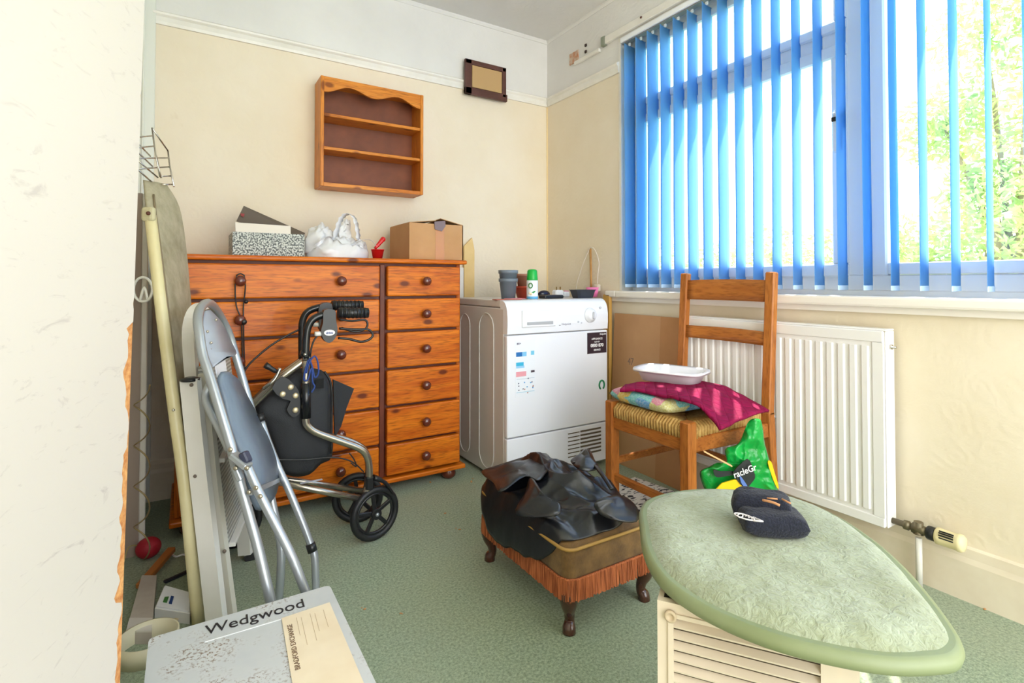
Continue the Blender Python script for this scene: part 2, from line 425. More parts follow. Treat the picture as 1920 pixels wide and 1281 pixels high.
m = MB(); m.lathe([(.008, 0), (.008, .006), (.004, .007), (.004, .016), (.0015, .017)], (RX + .035, ya - .006, zb - .05), (0, -1, 0), 12)
L(m.build('bleed_valve', m_chrome, rd), 'small metal bleed valve')
tv = T('radiator_valve', 'cream slotted thermostat valve at the lower end of the radiator', 'valve', (W - .05, .7, .16))
mb_ = M('tarnished brass', (120, 110, 88), .4, .7)
m = MB(); m.lathe([(.009, 0), (.009, .03), (.014, .032), (.014, .045), (.010, .047), (.010, .07)], (RX + .035, ya - .006, .175), (0, -1, 0), 12)
m.lathe([(.012, -.022), (.012, .012), (.015, .014)], (RX + .035, .71, .175), (0, 0, -1), 12)
m.lathe([(.016, 0), (.013, .02), (.013, .04)], (RX + .035, .725, .175), (0, -1, 0), 12)
m.build('valve_body', mb_, tv)
MB().lathe([(.018, 0), (.02, .003), (.02, .018), (.018, .02)], (RX + .035, .688, .175), (0, -1, 0), 20).build('collar', m_blackpl, tv)
mc_ = M('yellowed cream plastic', (234, 220, 172), .4)
MB().lathe([(.018, 0), (.024, .004), (.024, .012), (.023, .05), (.025, .055), (.025, .062), (.02, .068), (.006, .07)], (RX + .035, .668, .175), (0, -1, 0), 24).build('valve_head', mc_, tv)
m = MB()
for q in range(5): m.box((RX + .035 - .0235 * cos(radians(-40 + q * 20)) , .636, .175 + .0235 * sin(radians(-10 + q * 20))), (.003, .034, .0035))
m.build('vent_slot', m_blackpl, tv)
MB().tube([(RX + .035, .71, .15), (RX + .035, .71, 0)], .0085, 12).build('supply_pipe', m_gloss, tv)

# ================================================================== CHEST OF DRAWERS
CY = 2.22
ch = T('chest_of_drawers', 'wide orange pine chest of twelve drawers with dark round knobs', 'chest of drawers', (.55, 2.44, 0))
cx0, cx1 = -.03, 1.105
for q in (cx0, cx1 - .02): MB().mm((q, CY + .03, .07), (q + .02, 2.65, 1.0), .002).build('side_panel', m_pine_v, ch)
m = MB(); m.mm((cx0 + .02, CY + .035, .07), (cx1 - .02, CY + .06, 1.0)); m.mm((cx0 + .02, 2.62, .07), (cx1 - .02, 2.64, 1.0)); m.build('carcass', m_carc, ch)
MB().mm((.716, CY + .024, .07), (.738, CY + .05, .995), .002).build('divider', m_carc, ch)
MB().mm((cx0 - .018, CY - .012, 1.0), (cx1 + .018, 2.665, 1.02), .007, 2).build('top', m_pine, ch)
MB().mm((cx0 - .014, CY - .004, .048), (cx1 + .014, 2.66, .068), .005, 2).build('plinth', m_pine, ch)
for x in (cx0 + .05, cx1 - .05):
    for y in (CY + .05, 2.6):
        MB().lathe([(.022, 0), (.034, .012), (.036, .026), (.030, .042), (.026, .05)], (x, y, 0), n=20).build('bun_foot', m_knob, ch)
zs = [.994, .850, .703, .539, .376, .217, .074]
for r in range(6):
    for (a, b, ks) in ((-.012, .708, (.171, .541)), (.742, 1.09, (.914,))):
        dt = random.uniform(-.0015, .0015)
        d = MB().mm((a, CY + dt, zs[r + 1] + .006), (b, CY + .03, zs[r] - .006), .006, 2).build('drawer', m_pine, ch)
        for kx in ks:
            MB().lathe([(.009, 0), (.009, .008), (.016, .014), (.0205, .024), (.019, .033), (.012, .039), (.002, .041)], (kx, CY + dt, (zs[r] + zs[r + 1]) / 2), (0, -1, 0), 18).build('knob', m_knob, d)
# cord hung on the knobs
cd = MB(); kx = .171
for s_ in (-1, 1):
    cd.tube([(kx + s_ * .012, CY - .03, .945), (kx + s_ * .017, CY - .026, .9), (kx + s_ * .012, CY - .02, .83), (kx + .008 + s_ * .004, CY - .024, .775), (kx + .012 + s_ * .003, CY - .02, .66), (kx + .016 + s_ * .004, CY - .02, .53)], .0028, 6, cm=4)
cd.tube([(kx - .012, CY - .03, .943), (kx, CY - .028, .950), (kx + .012, CY - .03, .943)], .0028, 6, cm=3)
cd.ball((kx + .02, CY - .022, .845), .008, 10); cd.ball((kx + .012, CY - .03, .77), .012, 10); cd.ball((kx + .014, CY - .022, .60), .007, 10)
tag(cd.build('cord', m_blackpl, loc=(kx, CY - .025, .53)), 'black cord with beads hanging from the left drawer knobs', 'cord')

# ================================================================== WALL SHELF
sh = T('wall_shelf', 'pine wall shelf unit with scalloped top and two shelves', 'shelf', (.82, D, 1.4))
f = D - .135
sx0 = on(601, 250, 'y', f).x; sx1 = on(794, 270, 'y', f).x; sz0 = on(700, 357, 'y', f).z; sz1 = on(700, 160, 'y', f).z
for x in (sx0, sx1 - .016): MB().mm((x, f, sz0), (x + .016, D - .002, sz1), .002).build('side_panel', m_shelf_v, sh)
MB().mm((sx0 + .016, f + .003, sz1 - .015), (sx1 - .016, D - .002, sz1), .001).build('top_panel', m_shelf, sh)
MB().mm((sx0 + .016, f + .003, sz0), (sx1 - .016, D - .002, sz0 + .018), .001).build('bottom_panel', m_shelf, sh)
MB().mm((sx0 + .01, D - .009, sz0 + .005), (sx1 - .01, D - .003, sz1 - .005)).build('back_panel', m_shelfb, sh)
hh = sz1 - sz0
for fz in (.335, .64): MB().mm((sx0 + .016, f + .006, sz0 + hh * fz), (sx1 - .016, D - .01, sz0 + hh * fz + .015), .002).build('shelf', m_shelf, sh)
pts = [(sx0 + .016, sz1 - .015)]; n_ = 28
for i in range(n_ + 1):
    u = i / n_; uu = abs(2 * u - 1)
    dz = .012 + .034 * (1 - uu) ** 1.6 + .045 * max(0, uu - .72) / .28 * 1.0
    dz = .020 + .030 * (.5 + .5 * cos(uu * 2 * pi)) * (1.0 if uu < .5 else 1.3)
    pts.append((sx0 + .016 + (sx1 - sx0 - .032) * u, sz1 - .015 - dz))
pts.append((sx1 - .016, sz1 - .015))
MB().prism([V((x, f + .003, z)) for x, z in pts], (0, .012, 0)).build('scalloped_pelmet', m_shelf, sh)
# brown frame with card on the picture rail
fr = T('framed_vent_cover', 'dark brown wooden frame holding a card over the picture rail', 'frame', (1.47, D, 2.09))
fx0, fx1, fz0, fz1 = 1.33, 1.60, 1.985, 2.185
mf = M('dark brown varnish', (92, 54, 44), .45, c2=(76, 44, 36)); y1 = D - .025; y0 = y1 - .022
for (a, b) in (((fx0, fz0), (fx1 + .008, fz0 + .042)), ((fx0, fz1 - .028), (fx1, fz1)), ((fx0, fz0), (fx0 + .042, fz1)), ((fx1 - .028, fz0 + .02), (fx1, fz1))):
    MB().mm((a[0], y0, a[1]), (b[0], y1, b[1]), .004, 2).build('frame_bar', mf, fr)
MB().mm((fx0 + .01, y0 + .014, fz0 + .01), (fx1 - .01, y1, fz1 - .01)).build('backing', mf, fr)
MB().mm((fx0 + .044, y0 + .002, fz0 + .044), (fx1 - .03, y0 + .013, fz1 - .03), .001).build('card', M('tan card', (186, 152, 104), .8), fr)
# yellowed board behind the chest and white pipe beside it
bd = MB(); bd.prism([V((1.335, 2.665, 0)), V((1.40, 2.665, 0)), V((1.40, 2.665, 1.10)), V((1.385, 2.665, 1.17)), V((1.335, 2.665, 1.12))], (0, .012, 0))
tag(bd.build('timber_board', M('yellowed bare board', (236, 208, 148), .6, c2=(222, 188, 122), ns=4), loc=(1.37, 2.67, 0)), 'narrow yellow wooden board standing upright between chest and dryer', 'board')
tag(MB().mm((1.285, 2.65, 0), (1.325, 2.672, 1.0), .003).build('white_batten', m_gloss, loc=(1.3, 2.66, 0)), 'narrow white batten upright beside the chest, left of the yellow board', 'batten')

# ================================================================== TUMBLE DRYER
dx0, dx1, dy0, dy1, dh = 1.215, 1.806, 2.0, 2.56, .835
dr = T('tumble_dryer', 'white tumble dryer with energy stickers and a control dial', 'dryer', (1.51, 2.3, 0))
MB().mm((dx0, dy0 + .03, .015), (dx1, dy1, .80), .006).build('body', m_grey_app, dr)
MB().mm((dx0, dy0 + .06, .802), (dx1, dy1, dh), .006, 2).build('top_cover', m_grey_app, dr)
pp_ = [(dy0 + .06, .684), (dy0, .684), (dy0 - .003, .72), (dy0 - .003, .76), (dy0 + .001, .79), (dy0 + .007, .807), (dy0 + .018, .822), (dy0 + .032, .831), (dy0 + .047, .8345), (dy0 + .06, .835)]
MB().prism([V((dx0, y, z)) for y, z in pp_], (dx1 - dx0, 0, 0), False).build('control_panel', m_white_app, dr)
MB().mm((dx0, dy0, .222), (dx1, dy0 + .03, .678), .006, 2).build('door', m_white_app, dr)
MB().mm((dx0, dy0 + .002, .03), (dx1, dy0 + .03, .217), .005, 2).build('kick_panel', m_white_app, dr)
for x in (dx0 + .05, dx1 - .05):
    for y in (dy0 + .06, dy1 - .06): MB().lathe([(.02, 0), (.02, .016)], (x, y, 0)).build('foot', m_blackpl, dr)
for a, b in ((dy0 + .12, dy0 + .26), (dy0 + .36, dy0 + .47)):
    m = MB(); rr9 = (b - a) / 2; m.tube([(dx0 - .001, (a + b) / 2 + rr9 * cos(radians(t9)), .70 + rr9 * sin(radians(t9))) for t9 in range(0, 181, 20)] + [(dx0 - .001, (a + b) / 2 - rr9 * cos(radians(t9)), .11 - rr9 * sin(radians(t9))) for t9 in range(0, 181, 20)], .003, 6, closed=True)
    m.build('pressed_rib', m_grey_app, dr)
m = MB(); m.mm((dx0 + .075, dy0 - .010, .712), (dx0 + .262, dy0, .79), .003)
dw = m.build('water_drawer', m_white_app, dr)
MB().mm((dx0 + .10, dy0 - .0125, .722), (dx0 + .245, dy0 - .009, .736), .001).build('grip_recess', M('grey recess', (176, 178, 182), .4), dw)
m = MB(); m.lathe([(.037, 0), (.036, .004), (.030, .006), (.026, .018), (.022, .022), (.003, .023)], (dx1 - .115, dy0 - .003, .755), (0, -1, .05), 28)
dl = m.build('dial', m_white_app, dr)
MB().box((dx1 - .115, dy0 - .030, .755), (.010, .008, .036), None, .003).build('pointer', M('pale grey plastic', (200, 203, 212), .4), dl)
m = MB(); m.lathe([(.006, 0), (.005, .004)], (dx1 - .05, dy0 - .003, .79), (0, -1, 0), 12); m.lathe([(.005, 0), (.004, .004)], (dx1 - .19, dy0 - .003, .725), (0, -1, 0), 12); m.lathe([(.004, 0), (.003, .003)], (dx1 - .17, dy0 - .003, .72), (0, -1, 0), 12)
m.build('button', M('pale grey plastic', (200, 203, 212), .4), dr)
m_ink = M('dark ink', (48, 44, 62), .6); m_wink = M('white ink', (240, 240, 240), .6)
MB().mm((dx0 + .285, dy0 - .0025, .712), (dx0 + .295, dy0, .722)).build('logo_square', m_ink, dr)
text('Hotpoint', (dx0 + .30, dy0 - .003, .713), (1, 0, 0), (0, 0, 1), .015, 'lettering', M('grey ink', (120, 118, 140), .6), dr)
m = MB()
for i in range(7): m.mm((dx1 - .175 + .01 * (i == 0), dy0 - .0005, .078 + i * .0185), (dx1 - .045, dy0 + .004, .086 + i * .0185))
for i in range(7): m.mm((dx1 - .25, dy0 + .0005, .079 + i * .0185), (dx1 - .18, dy0 + .004, .0835 + i * .0185))
m.build('vent_grille', M('vent shadow', (96, 84, 70), .7), dr)
# stickers
yy = dy0 - .0006
bk = MB().mm((dx1 - .132, yy - .0004, .565), (dx1 - .008, yy + .0006, .668)).build('service_label', M('black label', (50, 34, 44), .5), dr)
text('Hotpoint', (dx1 - .052, yy - .001, .655), (1, 0, 0), (0, 0, 1), .011, 'lettering', m_wink, bk, bold=.0003)
text('APPLIANCE', (dx1 - .07, yy - .001, .632), (1, 0, 0), (0, 0, 1), .014, 'lettering', m_wink, bk, align='CENTER', bold=.0002)
text('REPAIR', (dx1 - .07, yy - .001, .618), (1, 0, 0), (0, 0, 1), .011, 'lettering', m_wink, bk, align='CENTER')
text('0800 870', (dx1 - .07, yy - .001, .597), (1, 0, 0), (0, 0, 1), .022, 'lettering', m_wink, bk, align='CENTER', bold=.0008)
text('SERVICE', (dx1 - .07, yy - .001, .578), (1, 0, 0), (0, 0, 1), .012, 'lettering', m_wink, bk, align='CENTER', bold=.0004)
en = MB().mm((dx0 + .042, yy - .0004, .40), (dx0 + .148, yy + .0006, .655)).build('energy_label', M('white paper', (236, 240, 246), .6), dr)
def lab(x0, z0, x1, z1, c, nm='print_block'):
    MB().mm((dx0 + x0, yy - .0012, z0), (dx0 + x1, yy - .0002, z1)).build(nm, M('print %d %d %d' % c, c, .6), en)
lab(.046, .582, .078, .602, (30, 110, 180)); lab(.079, .582, .102, .602, (130, 196, 236)); lab(.126, .585, .144, .604, (120, 200, 230)); lab(.046, .54, .086, .556, (60, 180, 220)); lab(.046, .53, .09, .54, (150, 205, 240))
lab(.046, .492, .10, .514, (232, 160, 170)); lab(.126, .505, .146, .515, (80, 70, 80)); lab(.048, .42, .145, .422, (150, 200, 220)); lab(.048, .48, .145, .481, (150, 170, 190))
for q in range(14): 
    a = random.uniform(.05, .14); b = random.uniform(.408, .478); lab(a, b, a + .006, b + .005, random.choice([(60, 150, 210), (110, 110, 130), (190, 140, 130)]))
lab(.05, .636, .056, .645, (120, 118, 140)); lab(.058, .636, .064, .645, (120, 118, 140)); lab(.067, .638, .072, .644, (150, 148, 165))
m = MB(); c = V((dx1 - .04, yy, .405)); m.tube([c + V((.016 * cos(radians(a)), -.0005, .022 * sin(radians(a)))) for a in range(-60, 241, 20)], .0045, 6)
L(m.build('green_sticker', M('green print', (20, 130, 80), .5), dr), 'green horseshoe shaped sticker')

# ---- things on the dryer
TZ = dh
def pot(cx, cy, z, r0, r1, h, mat, nm='flower_pot', n=24):
    m = MB(); m.lathe([(r0 * .3, .002), (r0, 0), (r1 * .97, h * .84), (r1 * 1.06, h * .84), (r1 * 1.08, h), (r1 * 1.0, h), (r1 * .93, h * .84), (r0 * .92, .004), (r0 * .3, .005)], (cx, cy, z), n=n)
    return m.build(nm, mat, loc=(cx, cy, z))
m_pg = M('grey blue plastic', (116, 128, 140), .4); q = on(953, 565, 'y', 2.2)
px = q.x
tag(pot(px, 2.2, TZ, .034, .044, .10, m_pg), 'lower grey plastic pot of the nested pair on the dryer', 'pot', 'nested grey pots on the dryer')
tag(pot(px, 2.2, TZ + .036, .036, .0455, .105, m_pg), 'upper grey plastic pot nested in the other on the dryer', 'pot', 'nested grey pots on the dryer')
MB
tq = on(985, 560, 'y', 2.26).x
tag(pot(tq + .012, 2.29, TZ + .055, .032, .042, .07, M('brown terracotta plastic', (172, 120, 96), .6)), 'brown plant pot stacked in the orange pot behind the spray can', 'pot')
tag(pot(tq + .012, 2.29, TZ, .035, .052, .062, M('orange terracotta plastic', (196, 74, 48), .5)), 'orange red plant pot behind the green capped can', 'pot')
q = on(998, 566, 'y', 2.1); ax_ = q.x
sp = T('air_freshener', 'air freshener can with green cap and white label', 'spray can', (ax_, 2.1, TZ))
MB().lathe([(.026, 0), (.0275, .003), (.0275, .088), (.026, .092)], (ax_, 2.1, TZ)).build('can', M('white printed tin', (232, 240, 244), .3), sp)
MB().lathe([(.0278, 0), (.0278, .012)], (ax_, 2.1, TZ + .002)).build('blue_band', M('sky blue print', (90, 170, 220), .3), sp)
MB().lathe([(.0265, 0), (.027, .005), (.024, .045), (.019, .052), (.004, .054)], (ax_, 2.1, TZ + .091)).build('cap', M('green cap', (20, 172, 64), .35), sp)
cd_ = V((-ax_, -2.1, 0)).normalized(); sd_ = V((cd_.y, -cd_.x, 0)) * -1
m = MB(); c0 = V((ax_, 2.1, TZ + .066)) + cd_ * .0278 + sd_ * -.008; m.tube([c0 + sd_ * (.009 * cos(a)) + V((0, 0, .011 * sin(a))) for a in [2 * pi * i / 14 for i in range(14)]], .0028, 6, closed=True); m.build('round_logo', M('dark green print', (60, 120, 60), .5), sp)
m = MB(); c0 = V((ax_, 2.1, TZ + .034)) + cd_ * .028; m.prism([c0 + sd_ * a + V((0, 0, b)) for a, b in ((-.004, 0), (.006, -.006), (.017, .006), (.008, .006))], cd_ * -.003); m.build('leaf_print', M('leaf green print', (50, 150, 80), .5), sp)
m = MB(); [m.ball(c0 + sd_ * a + V((0, 0, b)), .005, 8) for a, b in ((-.012, -.004), (-.004, -.009))]; m.build('flower_print', M('cream print', (240, 220, 180), .5), sp)
# remote, sunglasses case, plug, tray, pink bowl, pads
q = on(1030, 563, 'y', 2.16)
tag(MB().mm((q.x - .055, 2.12, TZ), (q.x + .062, 2.18, TZ + .018), .006, 2).build('remote_control', m_blackpl, loc=(q.x, 2.15, TZ)), 'flat black remote beside the spray can on the dryer', 'remote')
q = on(1020, 553, 'y', 2.24); m = MB(); m.ball((q.x, 2.24, TZ + .02), .02, 16, (1.8, 1, 1)); 
tag(m.build('glasses_case', M('glossy dark case', (34, 30, 48), .25), loc=(q.x, 2.24, TZ)), 'rounded glossy dark case behind the black remote', 'case')
q = on(975, 560, 'y', 2.12)
tag(MB().box((q.x - .015, 2.14, TZ + .003), (.10, .05, .004), rotz(.2), .001).build('leaflet', M('pink paper', (232, 150, 160), .7), loc=(q.x, 2.14, TZ)), 'pink leaflet lying at the foot of the grey pots', 'leaflet')
tag(MB().box((q.x - .085, 2.10, TZ + .002), (.13, .05, .003), rotz(-.1), .001).build('card', M('dull red card', (190, 110, 92), .7), loc=(q.x - .08, 2.10, TZ)), 'thin dull red card on the dryer by the grey pots', 'card')
q = on(1046, 555, 'y', 2.3)
pl = T('charger_plug', 'white plug lying with its pins up on the dryer', 'plug', (q.x, 2.3, TZ))
MB().box((q.x, 2.3, TZ + .02), (.055, .045, .04), None, .008, ).build('plug_body', m_upvc, pl)
MB().mm((q.x + .03, 2.28, TZ), (q.x + .07, 2.32, TZ + .03), .006).build('plug_side', m_upvc, pl)
m_brass = M('brass', (180, 150, 90), .3, 1)
for a in (-.014, .012): MB().mm((q.x + a, 2.295, TZ + .04), (q.x + a + .005, 2.30, TZ + .057)).build('pin', m_brass, pl)
q = on(1095, 562, 'y', 2.12)
def tray(cx, cy, z, a, b, h, t, mat, nm, tp=.78, loc=None):
    m = MB(); 
    def ring(sx, sy, zz): return [V((cx + sx * x, cy + sy * y, zz)) for x, y in ((-1, -.7), (-.8, -1), (.8, -1), (1, -.7), (1, .7), (.8, 1), (-.8, 1), (-1, .7))]
    R = [ring(a * tp, b * tp, z), ring(a, b, z + h), ring(a + t, b + t, z + h), ring(a + t, b + t, z + h + .003), ring(a - .002, b - .002, z + h + .003), ring(a * tp - .003, b * tp - .003, z + .004)]
    vs = [[m.bm.verts.new(p) for p in r] for r in R]
    for A, B in zip(vs, vs[1:]):
        for k_ in range(8): m.bm.faces.new((A[k_], A[(k_ + 1) % 8], B[(k_ + 1) % 8], B[k_]))
    m.bm.faces.new(vs[0][::-1]); m.bm.faces.new(vs[-1])
    return m.build(nm, mat, loc=loc or (cx, cy, z))
tag(tray(q.x, 2.13, TZ, .062, .04, .04, .004, M('dark slate plastic', (50, 54, 64), .4), 'plastic_tray'), 'dark slate plastic tray on the right of the dryer top', 'tray')
m = MB(); q2 = on(1112, 556, 'y', 2.2); m.lathe([(.022, 0), (.034, .052), (.036, .052), (.024, -.0)], (q2.x + .005, 2.21, TZ + .001), cap=False)
tag(m.build('pink_cup', M('pink plastic', (244, 130, 190), .4), loc=(q2.x, 2.21, TZ), solid=.002), 'bright pink cup behind the dark tray', 'cup')
q2 = on(1068, 553, 'y', 2.28)
tag(MB().box((q2.x, 2.31, TZ + .018), (.03, .02, .036), rotz(.3), .004).build('pink_box', M('dusty pink plastic', (206, 140, 160), .5), loc=(q2.x, 2.31, TZ)), 'small dusty pink box left of the dark tray', 'box')
# socket and cable on the wall, wooden stick
sk_ = T('wall_stick', 'thin brown wooden lath standing against the wall behind the dryer', 'stick', (1.915, 2.25, 0))
a = on(1107, 466, 'x', 1.912); b = on(1112, 542, 'x', 1.912)
MB().bar(b + V((0, -.005, -.84)), a, .009, .010, bev=.001).build('lath', M('brown lath', (196, 150, 88), .6, c2=(176, 124, 66), ns=15), sk_)
c = on(1120, 540, 'x', 1.91)
so = T('cable_connector', 'white cable looping from the lath top to a connector', 'cable', c)
MB().box(c, (.025, .035, .04), None, .005).build('connector', M('dirty white plastic', (214, 204, 190), .5), so)
m = MB(); m.tube([c + V((0, 0, .02)), on(1121, 515, 'x', 1.908), on(1123, 492, 'x', 1.908), on(1116, 470, 'x', 1.905), on(1108, 464, 'x', 1.898), on(1100, 478, 'x', 1.905), on(1090, 505, 'x', 1.908), on(1082, 530, 'x', 1.908), on(1078, 556, 'x', 1.908)], .0022, 6, cm=5)
m.build('flex', M('dirty white flex', (226, 216, 204), .5), so)
# hose/timber strip between dryer and sheet
a = on(1139, 556, 'x', 1.90)
tag(MB().mm((1.885, a.y - .03, 0), (1.905, a.y + .02, a.z + .01), .002).build('timber_strip', M('varnished strip', (206, 160, 82), .5), loc=(1.895, a.y, 0)), 'varnished timber strip standing upright right beside the dryer', 'board')
# cardboard sheet
cs = T('cardboard_sheet', 'large flat cardboard sheet leaning on the wall behind the chair', 'cardboard', (1.88, 1.85, 0))
ya_, yb_ = on(1275, 600, 'x', 1.86).y, on(1141, 590, 'x', 1.87).y; yf = on(1228, 600, 'x', 1.868).y; zt = on(1200, 592, 'x', 1.87).z
def leanq(y0, y1, x0, x1): return [V((x0, y0, 0)), V((x1, y1, 0)), V((x1 + .045, y1, zt)), V((x0 + .045, y0, zt))]
MB().prism(leanq(yf, yb_, 1.862, 1.868), (.005, 0, 0)).build('sheet_panel', m_cardb2, cs)
MB().prism(leanq(ya_, yf - .001, 1.852, 1.861), (.005, 0, 0)).build('folded_panel', M('darker cardboard', (190, 138, 92), .8, c2=(178, 128, 84), ns=4), cs)
o0 = on(1192, 686, 'x', 1.872)
text('47', on(1180, 683, 'x', 1.868) + V((-.012, 0, 0)), (0, -1, 0), (.06, 0, 1), .05, 'lettering', M('pen grey', (120, 96, 84), .7), cs, sx=.8)

# ================================================================== THINGS ON THE CHEST
CT = 1.02
# patterned box
pb = T('patterned_box', 'grey speckled cardboard box with its lid propped open', 'box', (.3, 2.4, CT))
k = N('speckled grey paper'); v = k.coord(); c = k.ramp(k.noise(v, 150, 2, .5), [(.44, lin((62, 70, 70))), (.56, lin((196, 200, 192)))]); k.col(c); m_spk = k.m
bx0, bx1 = on(436, 470, 'y', 2.3).x, on(571, 475, 'y', 2.3).x; bz = on(500, 437, 'y', 2.3).z
y0, y1 = 2.3, 2.52
m = MB(); m.mm((bx0, y0, CT), (bx1, y0 + .004, bz)); m.mm((bx0, y1, CT), (bx1, y1 + .004, bz)); m.mm((bx0, y0, CT), (bx0 + .004, y1, bz)); m.mm((bx1 - .004, y0, CT), (bx1, y1, bz)); m.mm((bx0, y0, CT), (bx1, y1, CT + .004))
m.build('box_wall', m_spk, pb)
zt2 = bz
a = on(442, 438, 'y', 2.305); b = on(545, 440, 'y', 2.305); c = on(545, 424, 'y', 2.305); d = on(441, 417, 'y', 2.305)
m = MB(); m.prism([a, b, c, d], (0, .01, 0)); L(m.build('inner_sleeve', M('off white card', (224, 216, 204), .7), pb), 'white inner sleeve')
lid = [on(443, 415, 'y', 2.42), on(457, 386, 'y', 2.44), on(572, 437, 'y', 2.44), on(568, 447, 'y', 2.42), on(520, 438, 'y', 2.41)]
MB().prism(lid, (.002, .012, 0)).build('lid', M('dark grey brown card', (96, 84, 72), .7), pb)
MB().prism([on(451, 400, 'y', 2.417), on(459, 401, 'y', 2.417), on(457, 407, 'y', 2.417), on(452, 405, 'y', 2.417)], (0, .002, 0)).build('red_tab', M('dull red', (140, 40, 40), .6), pb)
# white carrier bag
def crumple(cx, cy, z0, rx, ry, fh, seed, nm, mat, nu=56, nv=30, amp=.012, fr=14, loc=None, parent=None):
    m = MB()
    def fn(u, v):
        a = u * 2 * pi; t = v
        rr = sin(min(t * 1.0, 1) * pi * .5)
        x = cos(a); y = sin(a); h = fh(x, y, a)
        prof = cos(t * pi * .5) ** .8 if t < 1 else 0
        p = V((cx + rx * x * (rr if t < .999 else 1) , cy + ry * y * rr, z0 + h * prof))
        q = noise.noise_vector(V((p.x * fr + seed, p.y * fr, p.z * fr))) * amp
        q2 = abs(noise.noise(V((p.x * fr * 2.2, p.y * fr * 2.2 + seed, p.z * fr * 2.2)))) * amp * 1.4
        p = p + q * (1 - t ** 6); p.z += q2 * (1 - t ** 4)
        p.z = max(p.z, z0 + .001)
        return p
    g = [[fn(i / nu, 1 - j / (nv - 1)) for j in range(nv)] for i in range(nu)]
    vs = [[m.bm.verts.new(p) for p in r[:-1]] for r in g]; top = m.bm.verts.new(g[0][-1])
    for i in range(nu):
        A = vs[i]; B = vs[(i + 1) % nu]
        for j in range(nv - 2):
            f_ = m.bm.faces.new((A[j], B[j], B[j + 1], A[j + 1])); f_.smooth = True
        f_ = m.bm.faces.new((A[-1], B[-1], top)); f_.smooth = True
    m.bm.faces.new([r[0] for r in vs][::-1])
    return m.build(nm, mat, parent, loc=loc)
k = N('thin white polythene'); k.col(lin((238, 238, 240))); k.b.inputs['Roughness'].default_value = .3; k.b.inputs['Transmission Weight'].default_value = .15; m_poly = k.m
bg_x = on(635, 470, 'y', 2.38).x
cb = T('carrier_bag', 'crumpled white polythene carrier bag on top of the chest', 'bag', (bg_x, 2.4, CT))
crumple(bg_x, 2.40, CT, .135, .09, lambda x, y, a: .085, 3, 'bag_body', m_poly, amp=.02, fr=16, parent=cb)
crumple(bg_x - .07, 2.42, CT + .02, .075, .065, lambda x, y, a: .125, 8, 'bag_lobe', m_poly, amp=.016, fr=22, parent=cb)
crumple(bg_x + .035, 2.42, CT + .02, .035, .035, lambda x, y, a: .155, 12, 'bag_peak', m_poly, amp=.018, fr=28, parent=cb)
crumple(bg_x + .09, 2.40, CT + .02, .045, .05, lambda x, y, a: .065, 5, 'bag_lobe', m_poly, amp=.014, fr=26, parent=cb)
def loopsheet(pts, w, ang, nm, mat, parent, sol=.001):
    m = MB(); cp = catmull(pts, 6); dv = V((cos(ang), sin(ang), 0)) * w
    m.strip([p - dv * (1 + .3 * sin(i * 1.7)) for i, p in enumerate(cp)], [p + dv * (1 + .3 * cos(i * 2.3)) for i, p in enumerate(cp)])
    return m.build(nm, mat, parent, solid=sol)
h1 = [on(x, y, 'y', 2.38) for x, y in ((625, 455), (632, 430), (640, 410), (652, 401), (664, 408), (670, 430), (672, 450))]
loopsheet(h1, .022, .9, 'handle_loop', m_poly, cb)
h2 = [on(x, y, 'y', 2.34) for x, y in ((590, 462), (604, 448), (622, 444), (636, 452), (648, 462), (672, 452), (694, 450), (706, 462))]
loopsheet(h2, .012, 1.3, 'handle_loop', m_poly, cb)
# red item
rx_ = on(708, 475, 'y', 2.34).x
ri = T('red_scoop', 'small red plastic scoop standing between bag and carton', 'scoop', (rx_, 2.34, CT))
m_red = M('red plastic', (204, 26, 30), .35)
m = MB(); m.lathe([(.020, 0), (.028, .042), (.030, .042), (.030, .046), (.026, .046), (.018, .004)], (rx_, 2.34, CT), n=16); m.build('cup', m_red, ri)
m = MB(); m.tube([on(703, 466, 'y', 2.335), on(712, 456, 'y', 2.335), on(717, 450, 'y', 2.335)], [.007, .009, .010, .011], 10, cm=3); m.ball(on(718, 449, 'y', 2.335), .012, 12); m.build('handle', m_red, ri)
# cardboard carton, turned so that two sides show
q0 = on(732, 480, 'y', 2.5); q1 = on(769, 480, 'y', 2.29); q2 = on(869, 480, 'y', 2.29)
ct = T('cardboard_carton', 'open brown cardboard carton at the right end of the chest', 'carton', (1.0, 2.45, CT))
zc = on(769, 417, 'y', 2.29).z
cxA, cxB = q1.x, q2.x - .002; cyA, cyB = 2.29, 2.56; sh_ = .0
def cq(x, y, z): return V((x, y, z))
for (a, b, nm) in (((cxA, cyA), (cxB, cyA), 'side_wall'), ((cxB, cyA), (cxB, cyB), 'side_wall'), ((cxA, cyB), (cxB, cyB), 'side_wall'), ((cxA, cyA), (cxA, cyB), 'side_wall')):
    dx_, dy_ = b[0] - a[0], b[1] - a[1]; n_ = V((-dy_, dx_, 0)).normalized() * .004
    MB().prism([V((a[0], a[1], CT)), V((b[0], b[1], CT)), V((b[0], b[1], zc)), V((a[0], a[1], zc))], n_).build(nm, m_cardb, ct)
MB().mm((cxA, cyA, CT), (cxB, cyB, CT + .004)).build('base', m_cardb, ct)
mid = (cxA + cxB) / 2
MB().prism([V((cxA, cyA + .005, zc)), V((cxA, cyB, zc)), V((cxA + .14, cyB - .01, zc + .022)), V((cxA + .14, cyA + .03, zc + .018))], (0, 0, .003)).build('flap', m_cardb, ct)
MB().prism([V((cxB, cyA + .005, zc)), V((cxB, cyB, zc)), V((cxB - .13, cyB - .01, zc + .008)), V((cxB - .11, cyA + .02, zc + .028))], (0, 0, .003)).build('flap', m_cardb, ct)
